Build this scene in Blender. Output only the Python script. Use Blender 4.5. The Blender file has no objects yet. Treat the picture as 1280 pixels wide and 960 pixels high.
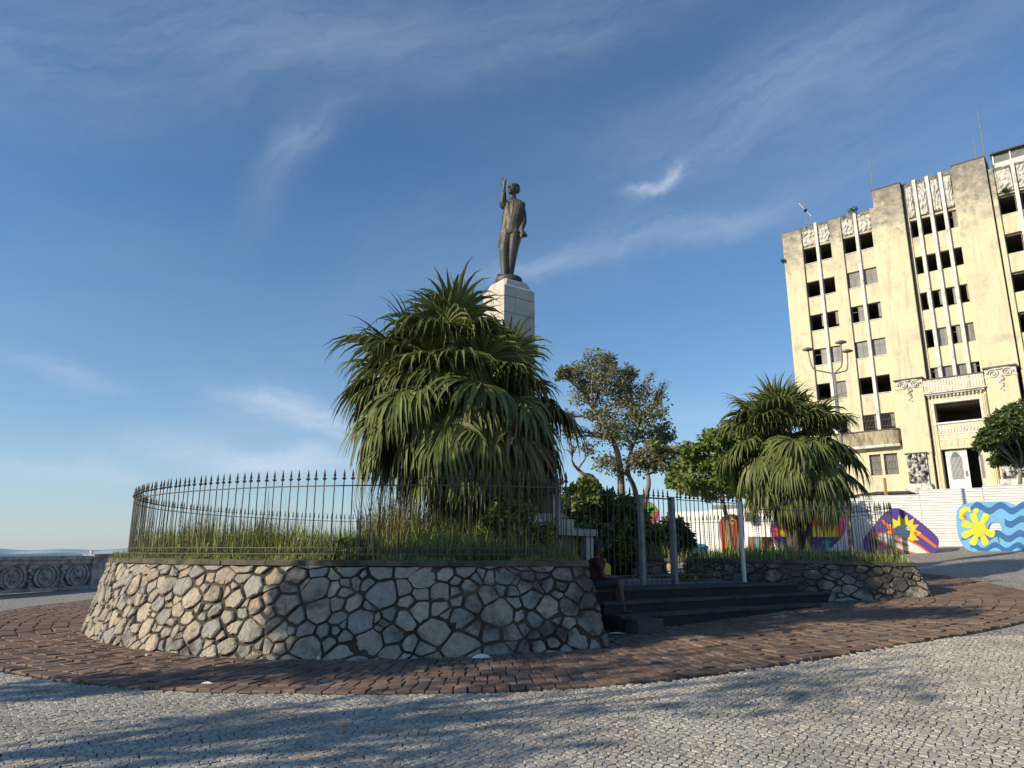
import bpy, bmesh, math, random
import numpy as np
from mathutils import Vector, Matrix
from mathutils.geometry import tessellate_polygon
R = math.radians
scene = bpy.context.scene
col = bpy.context.collection
rnd = random.Random(7)

# ------------------------------------------------------------------ camera
FPX, PITCH, ROLL, CZ = 887.0, R(13.4), R(0.2), 1.6
cam = bpy.data.cameras.new('camera')
cam.sensor_width = 36; cam.lens = FPX / 1280 * 36
cam.clip_start = .05; cam.clip_end = 60000
camo = bpy.data.objects.new('camera', cam); col.objects.link(camo)
camo.matrix_world = (Matrix.Translation((0, 0, CZ)) @ Matrix.Rotation(R(90) + PITCH, 4, 'X')
                     @ Matrix.Rotation(ROLL, 4, 'Z'))
scene.camera = camo

# ------------------------------------------------------------------ light
SUN_AZ = Vector((-.90, -.43, 0)).normalized()
SUN_EL = R(25)
world = bpy.data.worlds.new("World"); scene.world = world; world.use_nodes = True
wn = world.node_tree; wn.nodes.clear()
def WN(t, **k):
    n = wn.nodes.new(t)
    for a, b in k.items(): setattr(n, a, b)
    return n
sky = WN('ShaderNodeTexSky', sky_type='NISHITA', sun_disc=False)
sky.sun_elevation = SUN_EL; sky.sun_rotation = math.atan2(SUN_AZ.x, SUN_AZ.y)
sky.altitude = 60; sky.air_density = 1.0; sky.dust_density = .15; sky.ozone_density = 3.0
bg = WN('ShaderNodeBackground'); bg.inputs[1].default_value = .128
wout = WN('ShaderNodeOutputWorld')
tc = WN('ShaderNodeTexCoord')
nz = WN('ShaderNodeTexNoise'); nz.inputs['Scale'].default_value = 4; nz.inputs['Detail'].default_value = 9; nz.inputs['Roughness'].default_value = .6
wn.links.new(tc.outputs['Generated'], nz.inputs['Vector'])
def vmath(op, a, b=None):
    n = WN('ShaderNodeVectorMath', operation=op)
    for i, v in enumerate((a, b)):
        if v is None: continue
        if hasattr(v, 'is_output'): wn.links.new(v, n.inputs[i])
        else: n.inputs[i].default_value = v
    return n
def fmath(op, a, b=None, c=None, clamp=False):
    n = WN('ShaderNodeMath', operation=op); n.use_clamp = clamp
    for i, v in enumerate((a, b, c)):
        if v is None: continue
        if hasattr(v, 'is_output'): wn.links.new(v, n.inputs[i])
        else: n.inputs[i].default_value = v
    return n.outputs[0]
offs = vmath('SUBTRACT', nz.outputs['Color'], (.5, .5, .5))
sc_ = WN('ShaderNodeVectorMath', operation='SCALE'); wn.links.new(offs.outputs[0], sc_.inputs[0]); sc_.inputs['Scale'].default_value = .13
wv = vmath('ADD', tc.outputs['Generated'], sc_.outputs[0]).outputs[0]

def ray(px, py):
    a = px - 640; b = 480 - py
    a2 = a * math.cos(ROLL) - b * math.sin(ROLL); b2 = a * math.sin(ROLL) + b * math.cos(ROLL)
    return Vector((a2, FPX * math.cos(PITCH) - b2 * math.sin(PITCH), FPX * math.sin(PITCH) + b2 * math.cos(PITCH)))
# thin cirrus: (px, py, half length px, half width px, slope deg, strength, streak scale)
wisps = [(838, 212, 22, 9, 55, .36, 34), (820, 230, 34, 10, 34, .40, 30), (798, 240, 24, 6, 12, .34, 30), (395, 172, 60, 15, 28, .20, 16), (340, 225, 80, 26, 52, .10, 12),
         (385, 512, 90, 20, -8, .75, 14), (350, 572, 110, 18, 2, .80, 12), (75, 475, 50, 14, -18, .36, 14), (225, 560, 70, 22, 12, .3, 10),
         (60, 598, 130, 12, -8, .40, 12), (740, 310, 130, 20, 18, .16, 16), (560, 300, 170, 60, 30, .08, 8),
         (150, 40, 330, 70, 8, .20, 10), (480, 60, 220, 50, 10, .14, 10), (950, 110, 200, 46, 32, .17, 14), (1110, 60, 220, 60, 26, .16, 12), (1090, 190, 200, 50, 24, .12, 12), (870, 290, 120, 20, 14, .20, 18), (680, 330, 90, 12, 10, .20, 18),
         (900, 520, 120, 30, -8, .14, 9), (700, 40, 200, 40, 18, .14, 12), (1200, 250, 120, 40, 18, .12, 12), (30, 360, 220, 60, 10, .05, 8),
         (520, 530, 160, 30, 4, .10, 9)]
acc = None
for (px, py, hl, hw, ang, st, ns) in wisps:
    c = ray(px, py).normalized()
    e = ray(px + math.cos(R(ang)) * 10, py - math.sin(R(ang)) * 10).normalized()
    a = (e - c * e.dot(c)).normalized(); b = c.cross(a).normalized()
    ha, hb = hl / 900, hw / 900
    d1 = vmath('DOT_PRODUCT', wv, tuple(a)).outputs['Value']; d2 = vmath('DOT_PRODUCT', wv, tuple(b)).outputs['Value']
    d0 = vmath('DOT_PRODUCT', wv, tuple(c)).outputs['Value']
    q1 = fmath('POWER', fmath('ABSOLUTE', fmath('DIVIDE', d1, ha)), 2.0); q2 = fmath('POWER', fmath('ABSOLUTE', fmath('DIVIDE', d2, hb)), 2.0)
    g_ = fmath('POWER', 2.718, fmath('MULTIPLY', fmath('ADD', q1, q2), -1))
    cb = WN('ShaderNodeCombineXYZ')
    wn.links.new(fmath('MULTIPLY', d1, ns * .35), cb.inputs[0]); wn.links.new(fmath('MULTIPLY', d2, ns * 1.8), cb.inputs[1]); cb.inputs[2].default_value = px * .01
    n2 = WN('ShaderNodeTexNoise'); n2.inputs['Scale'].default_value = 1; n2.inputs['Detail'].default_value = 10; n2.inputs['Roughness'].default_value = .70
    wn.links.new(cb.outputs[0], n2.inputs['Vector'])
    nn = fmath('MULTIPLY_ADD', n2.outputs[0], 3.0, -.85, clamp=True)
    v = fmath('MULTIPLY', fmath('MULTIPLY', g_, nn), fmath('MULTIPLY', fmath('GREATER_THAN', d0, 0), st))
    acc = v if acc is None else fmath('ADD', acc, v)
# a faint veil everywhere, so the sky goes on outside the frame as it does inside
mp = WN('ShaderNodeMapping'); mp.inputs['Scale'].default_value = (1.2, 2.2, 6); wn.links.new(wv, mp.inputs[0])
n3 = WN('ShaderNodeTexNoise'); n3.inputs['Scale'].default_value = 1.6; n3.inputs['Detail'].default_value = 7; wn.links.new(mp.outputs[0], n3.inputs['Vector'])
acc = fmath('ADD', acc, fmath('MULTIPLY', fmath('MULTIPLY_ADD', n3.outputs[0], 2.6, -1.1, clamp=True), .06))
mixc = WN('ShaderNodeMix', data_type='RGBA'); mixc.clamp_factor = True
wn.links.new(acc, mixc.inputs['Factor'])
gam = WN('ShaderNodeHueSaturation'); gam.inputs['Saturation'].default_value = 1.16; gam.inputs['Hue'].default_value = .500; wn.links.new(sky.outputs[0], gam.inputs['Color'])
sxyz = WN('ShaderNodeSeparateXYZ'); wn.links.new(tc.outputs['Generated'], sxyz.inputs[0])
hzf = fmath('MULTIPLY', fmath('POWER', 2.718, fmath('MULTIPLY', fmath('MAXIMUM', sxyz.outputs[2], 0), -6.5)), .62)
hmix = WN('ShaderNodeMix', data_type='RGBA'); wn.links.new(hzf, hmix.inputs['Factor']); wn.links.new(gam.outputs[0], hmix.inputs['A']); hmix.inputs['B'].default_value = (2.3, 3.2, 4.5, 1)
wn.links.new(hmix.outputs['Result'], mixc.inputs['A']); mixc.inputs['B'].default_value = (4.4, 5.1, 6.1, 1)
wn.links.new(mixc.outputs['Result'], bg.inputs[0]); wn.links.new(bg.outputs[0], wout.inputs[0])

sunl = bpy.data.lights.new('sun', 'SUN'); sunl.energy = 5.0; sunl.angle = R(.5); sunl.color = (1, .87, .68)
suno = bpy.data.objects.new('sun', sunl); col.objects.link(suno)
sdir = Vector((SUN_AZ.x * math.cos(SUN_EL), SUN_AZ.y * math.cos(SUN_EL), math.sin(SUN_EL)))
suno.rotation_euler = sdir.to_track_quat('Z', 'Y').to_euler(); suno.location = (-30, -10, 30)
vs = scene.view_settings; vs.view_transform = 'Standard'; vs.look = 'None'; vs.gamma = 1; vs.exposure = 0.15; vs.use_curve_mapping = False

# ------------------------------------------------------------------ geometry of the place
def sp(t, w): return w * math.log1p(math.exp(max(-50, min(50, t / w))))
def g(X, Y):
    u = .8 * X + .6 * Y
    return .035 * sp(u - 3, 1.) + .05 * sp(u - 19, 2.) - .07 * sp(u - 50, 2.)
def atY(px, py, Y):
    r = ray(px, py); return r * (Y / r.y) + Vector((0, 0, CZ))
def atz(px, py, z):
    r = ray(px, py); return r * ((z - CZ) / r.z) + Vector((0, 0, CZ))
def gr(px, py):
    r = ray(px, py); r = r / r.y; Y = 3.
    while Y < 90:
        p = r * Y + Vector((0, 0, CZ))
        if p.z <= g(p.x, p.y): return p
        Y += .02
def spline(pts, n=8, closed=False):
    out = []; N = len(pts)
    for i in range(N if closed else N - 1):
        P = [Vector(pts[(i + k) % N]) if closed else Vector(pts[max(0, min(N - 1, i + k))]) for k in (-1, 0, 1, 2)]
        for j in range(n):
            t = j / n
            out.append(.5 * ((2 * P[1]) + (-P[0] + P[2]) * t + (2 * P[0] - 5 * P[1] + 4 * P[2] - P[3]) * t * t + (-P[0] + 3 * P[1] - 3 * P[2] + P[3]) * t ** 3))
    if not closed: out.append(Vector(pts[-1]))
    return out
def inside(p, poly):
    c = False; n = len(poly); x, y = p[0], p[1]
    for i in range(n):
        a = poly[i]; b = poly[i - 1]
        if (a[1] > y) != (b[1] > y) and x < (b[0] - a[0]) * (y - a[1]) / (b[1] - a[1]) + a[0]: c = not c
    return c
def resample(pts, step):
    pts = [Vector(p) for p in pts]; L = [0]
    for a, b in zip(pts, pts[1:]): L.append(L[-1] + (b - a).length)
    n = max(1, round(L[-1] / step)); out = []; k = 0
    for i in range(n + 1):
        s = L[-1] * i / n
        while k < len(L) - 2 and L[k + 1] < s: k += 1
        t = (s - L[k]) / max(1e-9, L[k + 1] - L[k]); out.append(pts[k].lerp(pts[k + 1], min(1, t)))
    return out, L[-1]

# ------------------------------------------------------------------ object helpers
class MB:
    def __init__(s): s.v = []; s.f = []; s.m = []
    def add(s, vs, fs, mi=0):
        o = len(s.v); s.v.extend(tuple(v) for v in vs); s.f.extend(tuple(i + o for i in f) for f in fs); s.m.extend([mi] * len(fs)); return s
    def box(s, c, size, rot=None, mi=0):
        h = [x / 2 for x in size]; vs = []
        for sx in (-1, 1):
            for sy in (-1, 1):
                for sz in (-1, 1):
                    v = Vector((sx * h[0], sy * h[1], sz * h[2]))
                    if rot is not None: v = rot @ v
                    vs.append(v + Vector(c))
        return s.hexa(vs, mi)
    def hexa(s, vs, mi=0):
        return s.add(vs, [(0, 1, 3, 2), (4, 6, 7, 5), (0, 4, 5, 1), (2, 3, 7, 6), (0, 2, 6, 4), (1, 5, 7, 3)], mi)
    def tube(s, path, rad, n=6, mi=0, cap=True):
        path = [Vector(p) for p in path]
        if not hasattr(rad, '__len__'): rad = [rad] * len(path)
        base = None; vs = []; fs = []
        for i, p in enumerate(path):
            d = (path[min(i + 1, len(path) - 1)] - path[max(i - 1, 0)]).normalized()
            if base is None: base = d.orthogonal().normalized()
            base = (base - d * base.dot(d))
            base = base.normalized() if base.length > 1e-6 else d.orthogonal().normalized()
            c = d.cross(base)
            for k in range(n):
                a = 2 * math.pi * k / n; vs.append(p + (base * math.cos(a) + c * math.sin(a)) * rad[i])
        for i in range(len(path) - 1):
            for k in range(n):
                k2 = (k + 1) % n; fs.append((i * n + k, i * n + k2, (i + 1) * n + k2, (i + 1) * n + k))
        if cap: fs.append(tuple(range(n - 1, -1, -1))); fs.append(tuple(range((len(path) - 1) * n, len(path) * n)))
        return s.add(vs, fs, mi)
    def loft(s, rings, mi=0, cap=True):
        n = len(rings[0]); vs = [v for r in rings for v in r]; fs = []
        for i in range(len(rings) - 1):
            for k in range(n):
                k2 = (k + 1) % n; fs.append((i * n + k, i * n + k2, (i + 1) * n + k2, (i + 1) * n + k))
        if cap: fs.append(tuple(range(n - 1, -1, -1))); fs.append(tuple(range((len(rings) - 1) * n, len(rings) * n)))
        return s.add(vs, fs, mi)
    def ell(s, c, r, n=10, m=6, rot=None, mi=0):
        c = Vector(c); r = r if hasattr(r, '__len__') else (r, r, r); vs = []; fs = []
        for j in range(1, m):
            t = math.pi * j / m
            for k in range(n):
                a = 2 * math.pi * k / n; v = Vector((r[0] * math.sin(t) * math.cos(a), r[1] * math.sin(t) * math.sin(a), r[2] * math.cos(t)))
                vs.append((rot @ v if rot is not None else v) + c)
        for z in (1, -1):
            v = Vector((0, 0, z * r[2])); vs.append((rot @ v if rot is not None else v) + c)
        T, B = len(vs) - 2, len(vs) - 1
        for k in range(n):
            k2 = (k + 1) % n; fs.append((T, k, k2)); fs.append((B, (m - 2) * n + k2, (m - 2) * n + k))
            for j in range(m - 2): fs.append((j * n + k, (j + 1) * n + k, (j + 1) * n + k2, j * n + k2))
        return s.add(vs, fs, mi)
    def limb(s, pts, n=10, mi=0):
        for (p, r) in pts: s.ell(p, r, n, 6, mi=mi)
        return s.tube([p for p, r in pts], [r * .99 for p, r in pts], n, mi)
    def prism(s, loops, frame, q0, q1, mi=0):
        """loops: [outer, hole...] of 2-D points; frame(u, v, q) -> 3-D"""
        L3 = [[Vector((p[0], p[1], 0)) for p in l] for l in loops]
        tri = tessellate_polygon(L3); flat = [p for l in loops for p in l]; n = len(flat)
        vs = [frame(p[0], p[1], q1) for p in flat] + [frame(p[0], p[1], q0) for p in flat]
        fs = [tuple(t) for t in tri] + [tuple(i + n for i in reversed(t)) for t in tri]
        o = 0
        for l in loops:
            m = len(l)
            for i in range(m):
                a, b = o + i, o + (i + 1) % m; fs.append((a, b, b + n, a + n))
            o += m
        return s.add(vs, fs, mi)
    def build(s, name, mats, parent=None, smooth=False, loc=None, fix=True):
        if not isinstance(mats, (list, tuple)): mats = [mats]
        off = Vector((0, 0, 0)) if loc is None else Vector(loc)
        if parent is not None:
            off = off + parent_world(parent) if loc is None else off
        me = bpy.data.meshes.new(name)
        vs = [(v[0] - off.x, v[1] - off.y, v[2] - off.z) for v in s.v] if (parent is not None or loc is not None) else s.v
        me.from_pydata(vs, [], s.f)
        for m in mats: me.materials.append(m)
        if len(mats) > 1: me.polygons.foreach_set('material_index', s.m)
        if fix:
            b = bmesh.new(); b.from_mesh(me); bmesh.ops.recalc_face_normals(b, faces=b.faces); b.to_mesh(me); b.free()
        if smooth: me.polygons.foreach_set('use_smooth', [True] * len(me.polygons))
        o = bpy.data.objects.new(name, me); col.objects.link(o)
        if parent is not None:
            o.parent = parent
            if loc is not None: o.location = Vector(loc) - parent_world(parent)
        elif loc is not None: o.location = loc
        return o
def parent_world(p):
    v = Vector(p.location)
    while p.parent: p = p.parent; v += Vector(p.location)
    return v
def tag(o, label=None, cat=None, group=None, kind=None):
    if label: o['label'] = label
    if cat: o['category'] = cat
    if group: o['group'] = group
    if kind: o['kind'] = kind
    return o
def thing(name, label, cat, loc=(0, 0, 0), group=None):
    o = bpy.data.objects.new(name, None); col.objects.link(o); o.location = loc; o.empty_display_size = .3
    return tag(o, label, cat, group)
def inst(name, me, parent, loc, rot=(0, 0, 0), scale=(1, 1, 1)):
    o = bpy.data.objects.new(name, me); col.objects.link(o); o.parent = parent
    o.location = Vector(loc) - (parent_world(parent) if parent else Vector()); o.rotation_euler = rot; o.scale = scale; return o

# ------------------------------------------------------------------ materials
def mat(name, c1, c2=None, scale=3., dirt=None, dscale=1., damt=.5, drange=(.45, .62), rough=.85, bump=0., bscale=30., isl=0., obj=0.,
        palette=None, metal=0., trans=0., spec=.3, stretch=(1, 1, 1), paint=None, extra=None):
    m = bpy.data.materials.new(name); m.use_nodes = True; nt = m.node_tree; N = nt.nodes; L = nt.links
    P = N['Principled BSDF']; P.inputs['Roughness'].default_value = rough; P.inputs['Metallic'].default_value = metal
    P.inputs['Specular IOR Level'].default_value = spec
    ge = N.new('ShaderNodeNewGeometry'); oi = N.new('ShaderNodeObjectInfo')
    mapn = N.new('ShaderNodeMapping'); mapn.inputs['Scale'].default_value = stretch; L.new(ge.outputs['Position'], mapn.inputs[0])
    def noise(sc, det=5, rg=.6):
        n = N.new('ShaderNodeTexNoise'); n.inputs['Scale'].default_value = sc; n.inputs['Detail'].default_value = det
        n.inputs['Roughness'].default_value = rg; L.new(mapn.outputs[0], n.inputs['Vector']); return n.outputs[0]
    def mixc(f, a, b, bt='MIX'):
        n = N.new('ShaderNodeMix'); n.data_type = 'RGBA'; n.blend_type = bt
        for k, v in (('Factor', f), ('A', a), ('B', b)):
            if hasattr(v, 'is_output'): L.new(v, n.inputs[k])
            elif k == 'Factor': n.inputs[k].default_value = v
            else: n.inputs[k].default_value = tuple(v) + (1,)
        return n.outputs['Result']
    def rng(v, a, b, c=0., d=1.):
        n = N.new('ShaderNodeMapRange'); L.new(v, n.inputs[0])
        for i, x in enumerate((a, b, c, d)): n.inputs[i + 1].default_value = x
        return n.outputs[0]
    add = N.new('ShaderNodeMath'); add.operation = 'ADD'; L.new(ge.outputs['Random Per Island'], add.inputs[0]); L.new(oi.outputs['Random'], add.inputs[1])
    fr = N.new('ShaderNodeMath'); fr.operation = 'FRACT'; L.new(add.outputs[0], fr.inputs[0])
    c = None
    if palette:
        cr = N.new('ShaderNodeValToRGB'); cr.color_ramp.interpolation = 'CONSTANT'; el = cr.color_ramp.elements
        for i, pc in enumerate(palette):
            e = el[i] if i < 2 else el.new(i / len(palette)); e.position = i / len(palette); e.color = tuple(pc) + (1,)
        L.new(fr.outputs[0], cr.inputs[0]); c = cr.outputs[0]
        if c2: c = mixc(rng(noise(scale), .35, .7, 0, .6), c, c2)
    else:
        c = mixc(rng(noise(scale), .3, .7), c1, c2) if c2 else mixc(0., c1, c1)
    if dirt: c = mixc(rng(noise(dscale, 7, .68), drange[0], drange[1], 0, damt), c, dirt)
    if isl or obj:
        k = rng(fr.outputs[0], 0, 1, 1 - max(isl, obj), 1 + max(isl, obj))
        cc = N.new('ShaderNodeCombineColor')
        for i in range(3): L.new(k, cc.inputs[i])
        c = mixc(1., c, cc.outputs[0], 'MULTIPLY')
    if extra: c = extra(nt, c, noise, mixc, rng, ge)
    L.new(c, P.inputs['Base Color'])
    if bump:
        b = N.new('ShaderNodeBump'); b.inputs['Strength'].default_value = 1; b.inputs['Distance'].default_value = bump
        L.new(noise(bscale, 8, .65), b.inputs['Height']); L.new(b.outputs[0], P.inputs['Normal'])
    if trans:
        t = N.new('ShaderNodeBsdfTranslucent'); L.new(c, t.inputs[0]); mx = N.new('ShaderNodeMixShader'); mx.inputs[0].default_value = trans
        L.new(P.outputs[0], mx.inputs[1]); L.new(t.outputs[0], mx.inputs[2]); L.new(mx.outputs[0], N['Material Output'].inputs[0])
    return m
W_GREY = [(.47, .43, .36), (.41, .385, .33), (.52, .47, .385), (.34, .32, .275), (.44, .40, .33), (.56, .505, .415), (.38, .355, .305), (.47, .435, .375)]
M_cal = mat('white_paving_stone', None, (.36, .34, .30), 9, palette=W_GREY, dirt=(.21, .185, .15), dscale=.9, damt=.65, drange=(.46, .68), bump=.004, bscale=60, rough=.75)
M_bed = mat('dark_joint_soil', (.022, .02, .017), (.06, .052, .042), 12, bump=.01, bscale=50)
BRN = [(.205, .133, .092), (.25, .163, .112), (.155, .108, .08), (.215, .14, .095), (.265, .19, .138), (.175, .122, .092), (.21, .134, .09), (.24, .178, .134)]
M_sett = mat('brown_sett', None, (.13, .09, .072), 10, palette=BRN, dirt=(.075, .056, .046), dscale=1.3, damt=.6, drange=(.48, .68), bump=.006, bscale=45, rough=.8)
STN = [(.44, .38, .28), (.37, .345, .29), (.50, .43, .32), (.33, .325, .29), (.41, .33, .255), (.38, .34, .27), (.31, .31, .275), (.53, .465, .36), (.41, .36, .29), (.36, .35, .31)]
def lichen_shade(nt, c, noise, mixc, rng, ge):  # lichen stains, with extra shade painted in towards the right of the wall
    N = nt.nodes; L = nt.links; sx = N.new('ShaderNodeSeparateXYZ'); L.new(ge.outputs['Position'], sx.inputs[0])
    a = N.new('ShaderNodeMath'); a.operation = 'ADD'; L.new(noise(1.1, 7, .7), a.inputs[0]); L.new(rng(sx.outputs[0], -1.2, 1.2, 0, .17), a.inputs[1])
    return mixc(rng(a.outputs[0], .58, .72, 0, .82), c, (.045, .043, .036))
M_wst = mat('rubble_stone', None, (.22, .19, .15), 13, extra=lichen_shade, palette=STN, dirt=(.05, .048, .042), dscale=1.6, damt=.75, drange=(.52, .68), bump=.035, bscale=17, rough=.85)
M_mort = mat('old_mortar', (.04, .035, .027), (.13, .105, .075), 1.1, dirt=(.03, .028, .022), dscale=1.2, damt=.8, bump=.03, bscale=22, rough=.95)
M_cop = mat('mossy_coping', (.16, .14, .10), (.085, .08, .055), 3, dirt=(.035, .037, .02), dscale=2.4, damt=.8, bump=.012, bscale=25, rough=.95)
M_soil = mat('garden_soil', (.05, .055, .02), (.07, .055, .03), 2, bump=.02, bscale=12)
M_iron = mat('painted_iron', (.05, .049, .044), (.10, .095, .08), 9, dirt=(.09, .055, .032), dscale=6, damt=.55, rough=.6, spec=.4)
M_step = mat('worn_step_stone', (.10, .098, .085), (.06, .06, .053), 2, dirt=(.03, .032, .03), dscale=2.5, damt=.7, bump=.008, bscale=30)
M_riser = mat('dark_riser', (.035, .036, .034), (.022, .022, .022), 2, bump=.01, bscale=25)  # risers get a much darker tone than the treads
M_sha = mat('pale_granite', (.56, .52, .44), (.47, .44, .38), 2.5, dirt=(.24, .22, .19), dscale=2.2, damt=.5, drange=(.5, .7), bump=.003, bscale=40, obj=.06)
M_bron = mat('weathered_bronze', (.050, .045, .037), (.085, .08, .068), 4, dirt=(.15, .15, .135), dscale=3.5, damt=.55, rough=.55, metal=.35, bump=.006, bscale=20, stretch=(1, 1, .5))
M_wall = None
def grime(nt, c, noise, mixc, rng, ge):
    N = nt.nodes; L = nt.links
    sx = N.new('ShaderNodeSeparateXYZ'); L.new(ge.outputs['Position'], sx.inputs[0])
    zf = rng(sx.outputs[2], 24.5, 31.5, .0, .30)
    n = N.new('ShaderNodeMath'); n.operation = 'ADD'; L.new(noise(.55, 8, .72), n.inputs[0]); L.new(zf, n.inputs[1])
    c = mixc(rng(noise(.16, 4, .6), .42, .62, 0, .25), c, (.60, .54, .40)); c = mixc(rng(n.outputs[0], .54, .72, 0, .85), c, (.38, .35, .285))
    n2 = N.new('ShaderNodeMath'); n2.operation = 'ADD'; L.new(noise(1.9, 9, .75), n2.inputs[0]); L.new(zf, n2.inputs[1])
    c = mixc(rng(n2.outputs[0], .62, .80, 0, .8), c, (.15, .14, .12))
    mp = N.new('ShaderNodeMapping'); mp.inputs['Scale'].default_value = (2.4, 2.4, .30); L.new(ge.outputs['Position'], mp.inputs[0])
    st = N.new('ShaderNodeTexNoise'); st.inputs['Scale'].default_value = 1.3; st.inputs['Detail'].default_value = 6; L.new(mp.outputs[0], st.inputs[0])
    return mixc(rng(st.outputs[0], .54, .72, 0, .5), c, (.33, .30, .24))
M_pal = mat('cream_render', (.69, .615, .41), (.63, .555, .36), .8, bump=.02, bscale=5, rough=.9, extra=grime)
M_rib = mat('white_rib_render', (.74, .71, .64), (.64, .61, .54), 1.2, dirt=(.2, .185, .16), dscale=1.7, damt=.6, drange=(.5, .68), rough=.9)
M_relief = mat('stained_relief', (.68, .66, .59), (.55, .53, .46), 2, dirt=(.12, .115, .10), dscale=2.6, damt=.75, drange=(.50, .66), rough=.9)
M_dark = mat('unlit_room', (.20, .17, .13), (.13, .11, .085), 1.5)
M_line = mat('soot_stained_joint', (.07, .065, .055), (.13, .12, .10), 3)
M_roofl = mat('roof_edge', (.09, .085, .08), (.13, .12, .11), 3)
M_frame = mat('weathered_window_frame', (.30, .28, .24), (.16, .15, .13), 3)
M_pane = mat('dusty_pane', (.20, .20, .19), (.09, .09, .085), 1.8, rough=.25, spec=.5)
M_curt = mat('grey_shutter', (.33, .32, .29), (.17, .165, .15), 2.2, stretch=(5, 5, .6))
M_white = mat('white_paint', (.78, .77, .72), (.68, .67, .62), 2, dirt=(.42, .39, .34), dscale=1.1, damt=.5, drange=(.55, .72), rough=.6)
M_hoard = mat('whitewashed_sheet', (.80, .79, .76), (.72, .71, .67), 1.5, dirt=(.40, .36, .31), dscale=1.6, damt=.6, drange=(.56, .72), rough=.5, obj=.05)
M_leafP = mat('palm_leaf', (.095, .126, .034), (.165, .182, .055), 1.2, isl=.45, rough=.55, spec=.3, trans=.16)
M_leafD = mat('dry_palm_leaf', (.19, .155, .075), (.13, .10, .05), 2, isl=.35, rough=.6, trans=.15)
M_trunkP = mat('palm_trunk_fibre', (.075, .055, .038), (.12, .09, .06), 5, bump=.03, bscale=14)
M_bark = mat('rough_bark', (.18, .14, .11), (.28, .24, .20), 3, dirt=(.06, .045, .035), dscale=4, damt=.6, bump=.03, bscale=12)
M_leafA = mat('grey_green_leaf', (.17, .215, .075), (.23, .21, .11), .8, isl=.5, rough=.5, trans=.35)
M_leafB = mat('bright_green_leaf', (.14, .20, .04), (.19, .22, .06), .7, isl=.45, rough=.5, trans=.3)
M_leafC = mat('deep_green_leaf', (.055, .095, .025), (.085, .12, .03), .9, isl=.45, rough=.42, trans=.22)
M_leafH = mat('glossy_hedge_leaf', (.08, .13, .025), (.15, .19, .03), .7, isl=.5, rough=.38, spec=.5, trans=.25)
M_grass = mat('garden_grass', (.21, .27, .06), (.30, .31, .11), .9, isl=.5, rough=.6, trans=.35)
M_gdry = mat('seeded_dry_grass', (.22, .18, .09), (.14, .14, .055), 1.5, isl=.4, rough=.7, trans=.3)
M_grey = mat('grey_balustrade_stone', (.50, .465, .44), (.38, .355, .34), 2, dirt=(.10, .095, .095), dscale=3, damt=.7, bump=.01, bscale=22)
M_mar = mat('marble_boss', (.5, .5, .48), (.32, .32, .31), 6, dirt=(.10, .10, .10), dscale=5, damt=.7)
M_conc = mat('dusty_concrete', (.24, .225, .19), (.19, .18, .15), 1.5, dirt=(.11, .10, .085), dscale=2.2, damt=.5, bump=.008, bscale=25)
def flat(name, c, rough=.6): return mat(name, c, tuple(x * .78 + .03 for x in c), 2.6, rough=rough, dirt=tuple(x * .5 + .06 for x in c), dscale=3.5, damt=.5, drange=(.48, .7), stretch=(1, 1, .5))
M_purp = flat('violet_paint', (.085, .040, .26)); M_yel = flat('yellow_paint', (.80, .66, .02)); M_org = flat('orange_paint', (.75, .16, .03))
M_sky = flat('sky_blue_paint', (.14, .42, .68)); M_sea = flat('deep_blue_paint', (.015, .12, .34)); M_pink = flat('pink_paint', (.70, .07, .30))
M_grn = flat('lime_paint', (.13, .62, .06)); M_ptw = flat('white_board_paint', (.72, .72, .68)); M_red = flat('red_paint', (.55, .04, .05)); M_teal = flat('teal_paint', (.08, .40, .38))
M_bside = flat('board_side', (.14, .17, .24)); M_brn = flat('brown_board', (.26, .13, .07)); M_blk = flat('black_paint', (.015, .015, .02))
M_skin = mat('brown_skin', (.13, .07, .045), (.11, .06, .04), 6, rough=.5)
M_shirt = mat('dark_red_shirt', (.10, .022, .022), (.07, .017, .017), 4); M_short = mat('dark_shorts', (.03, .032, .045), (.045, .045, .06), 4)
M_crate = mat('yellow_plastic', (.60, .42, .05), (.50, .35, .05), 3, rough=.45)

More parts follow.
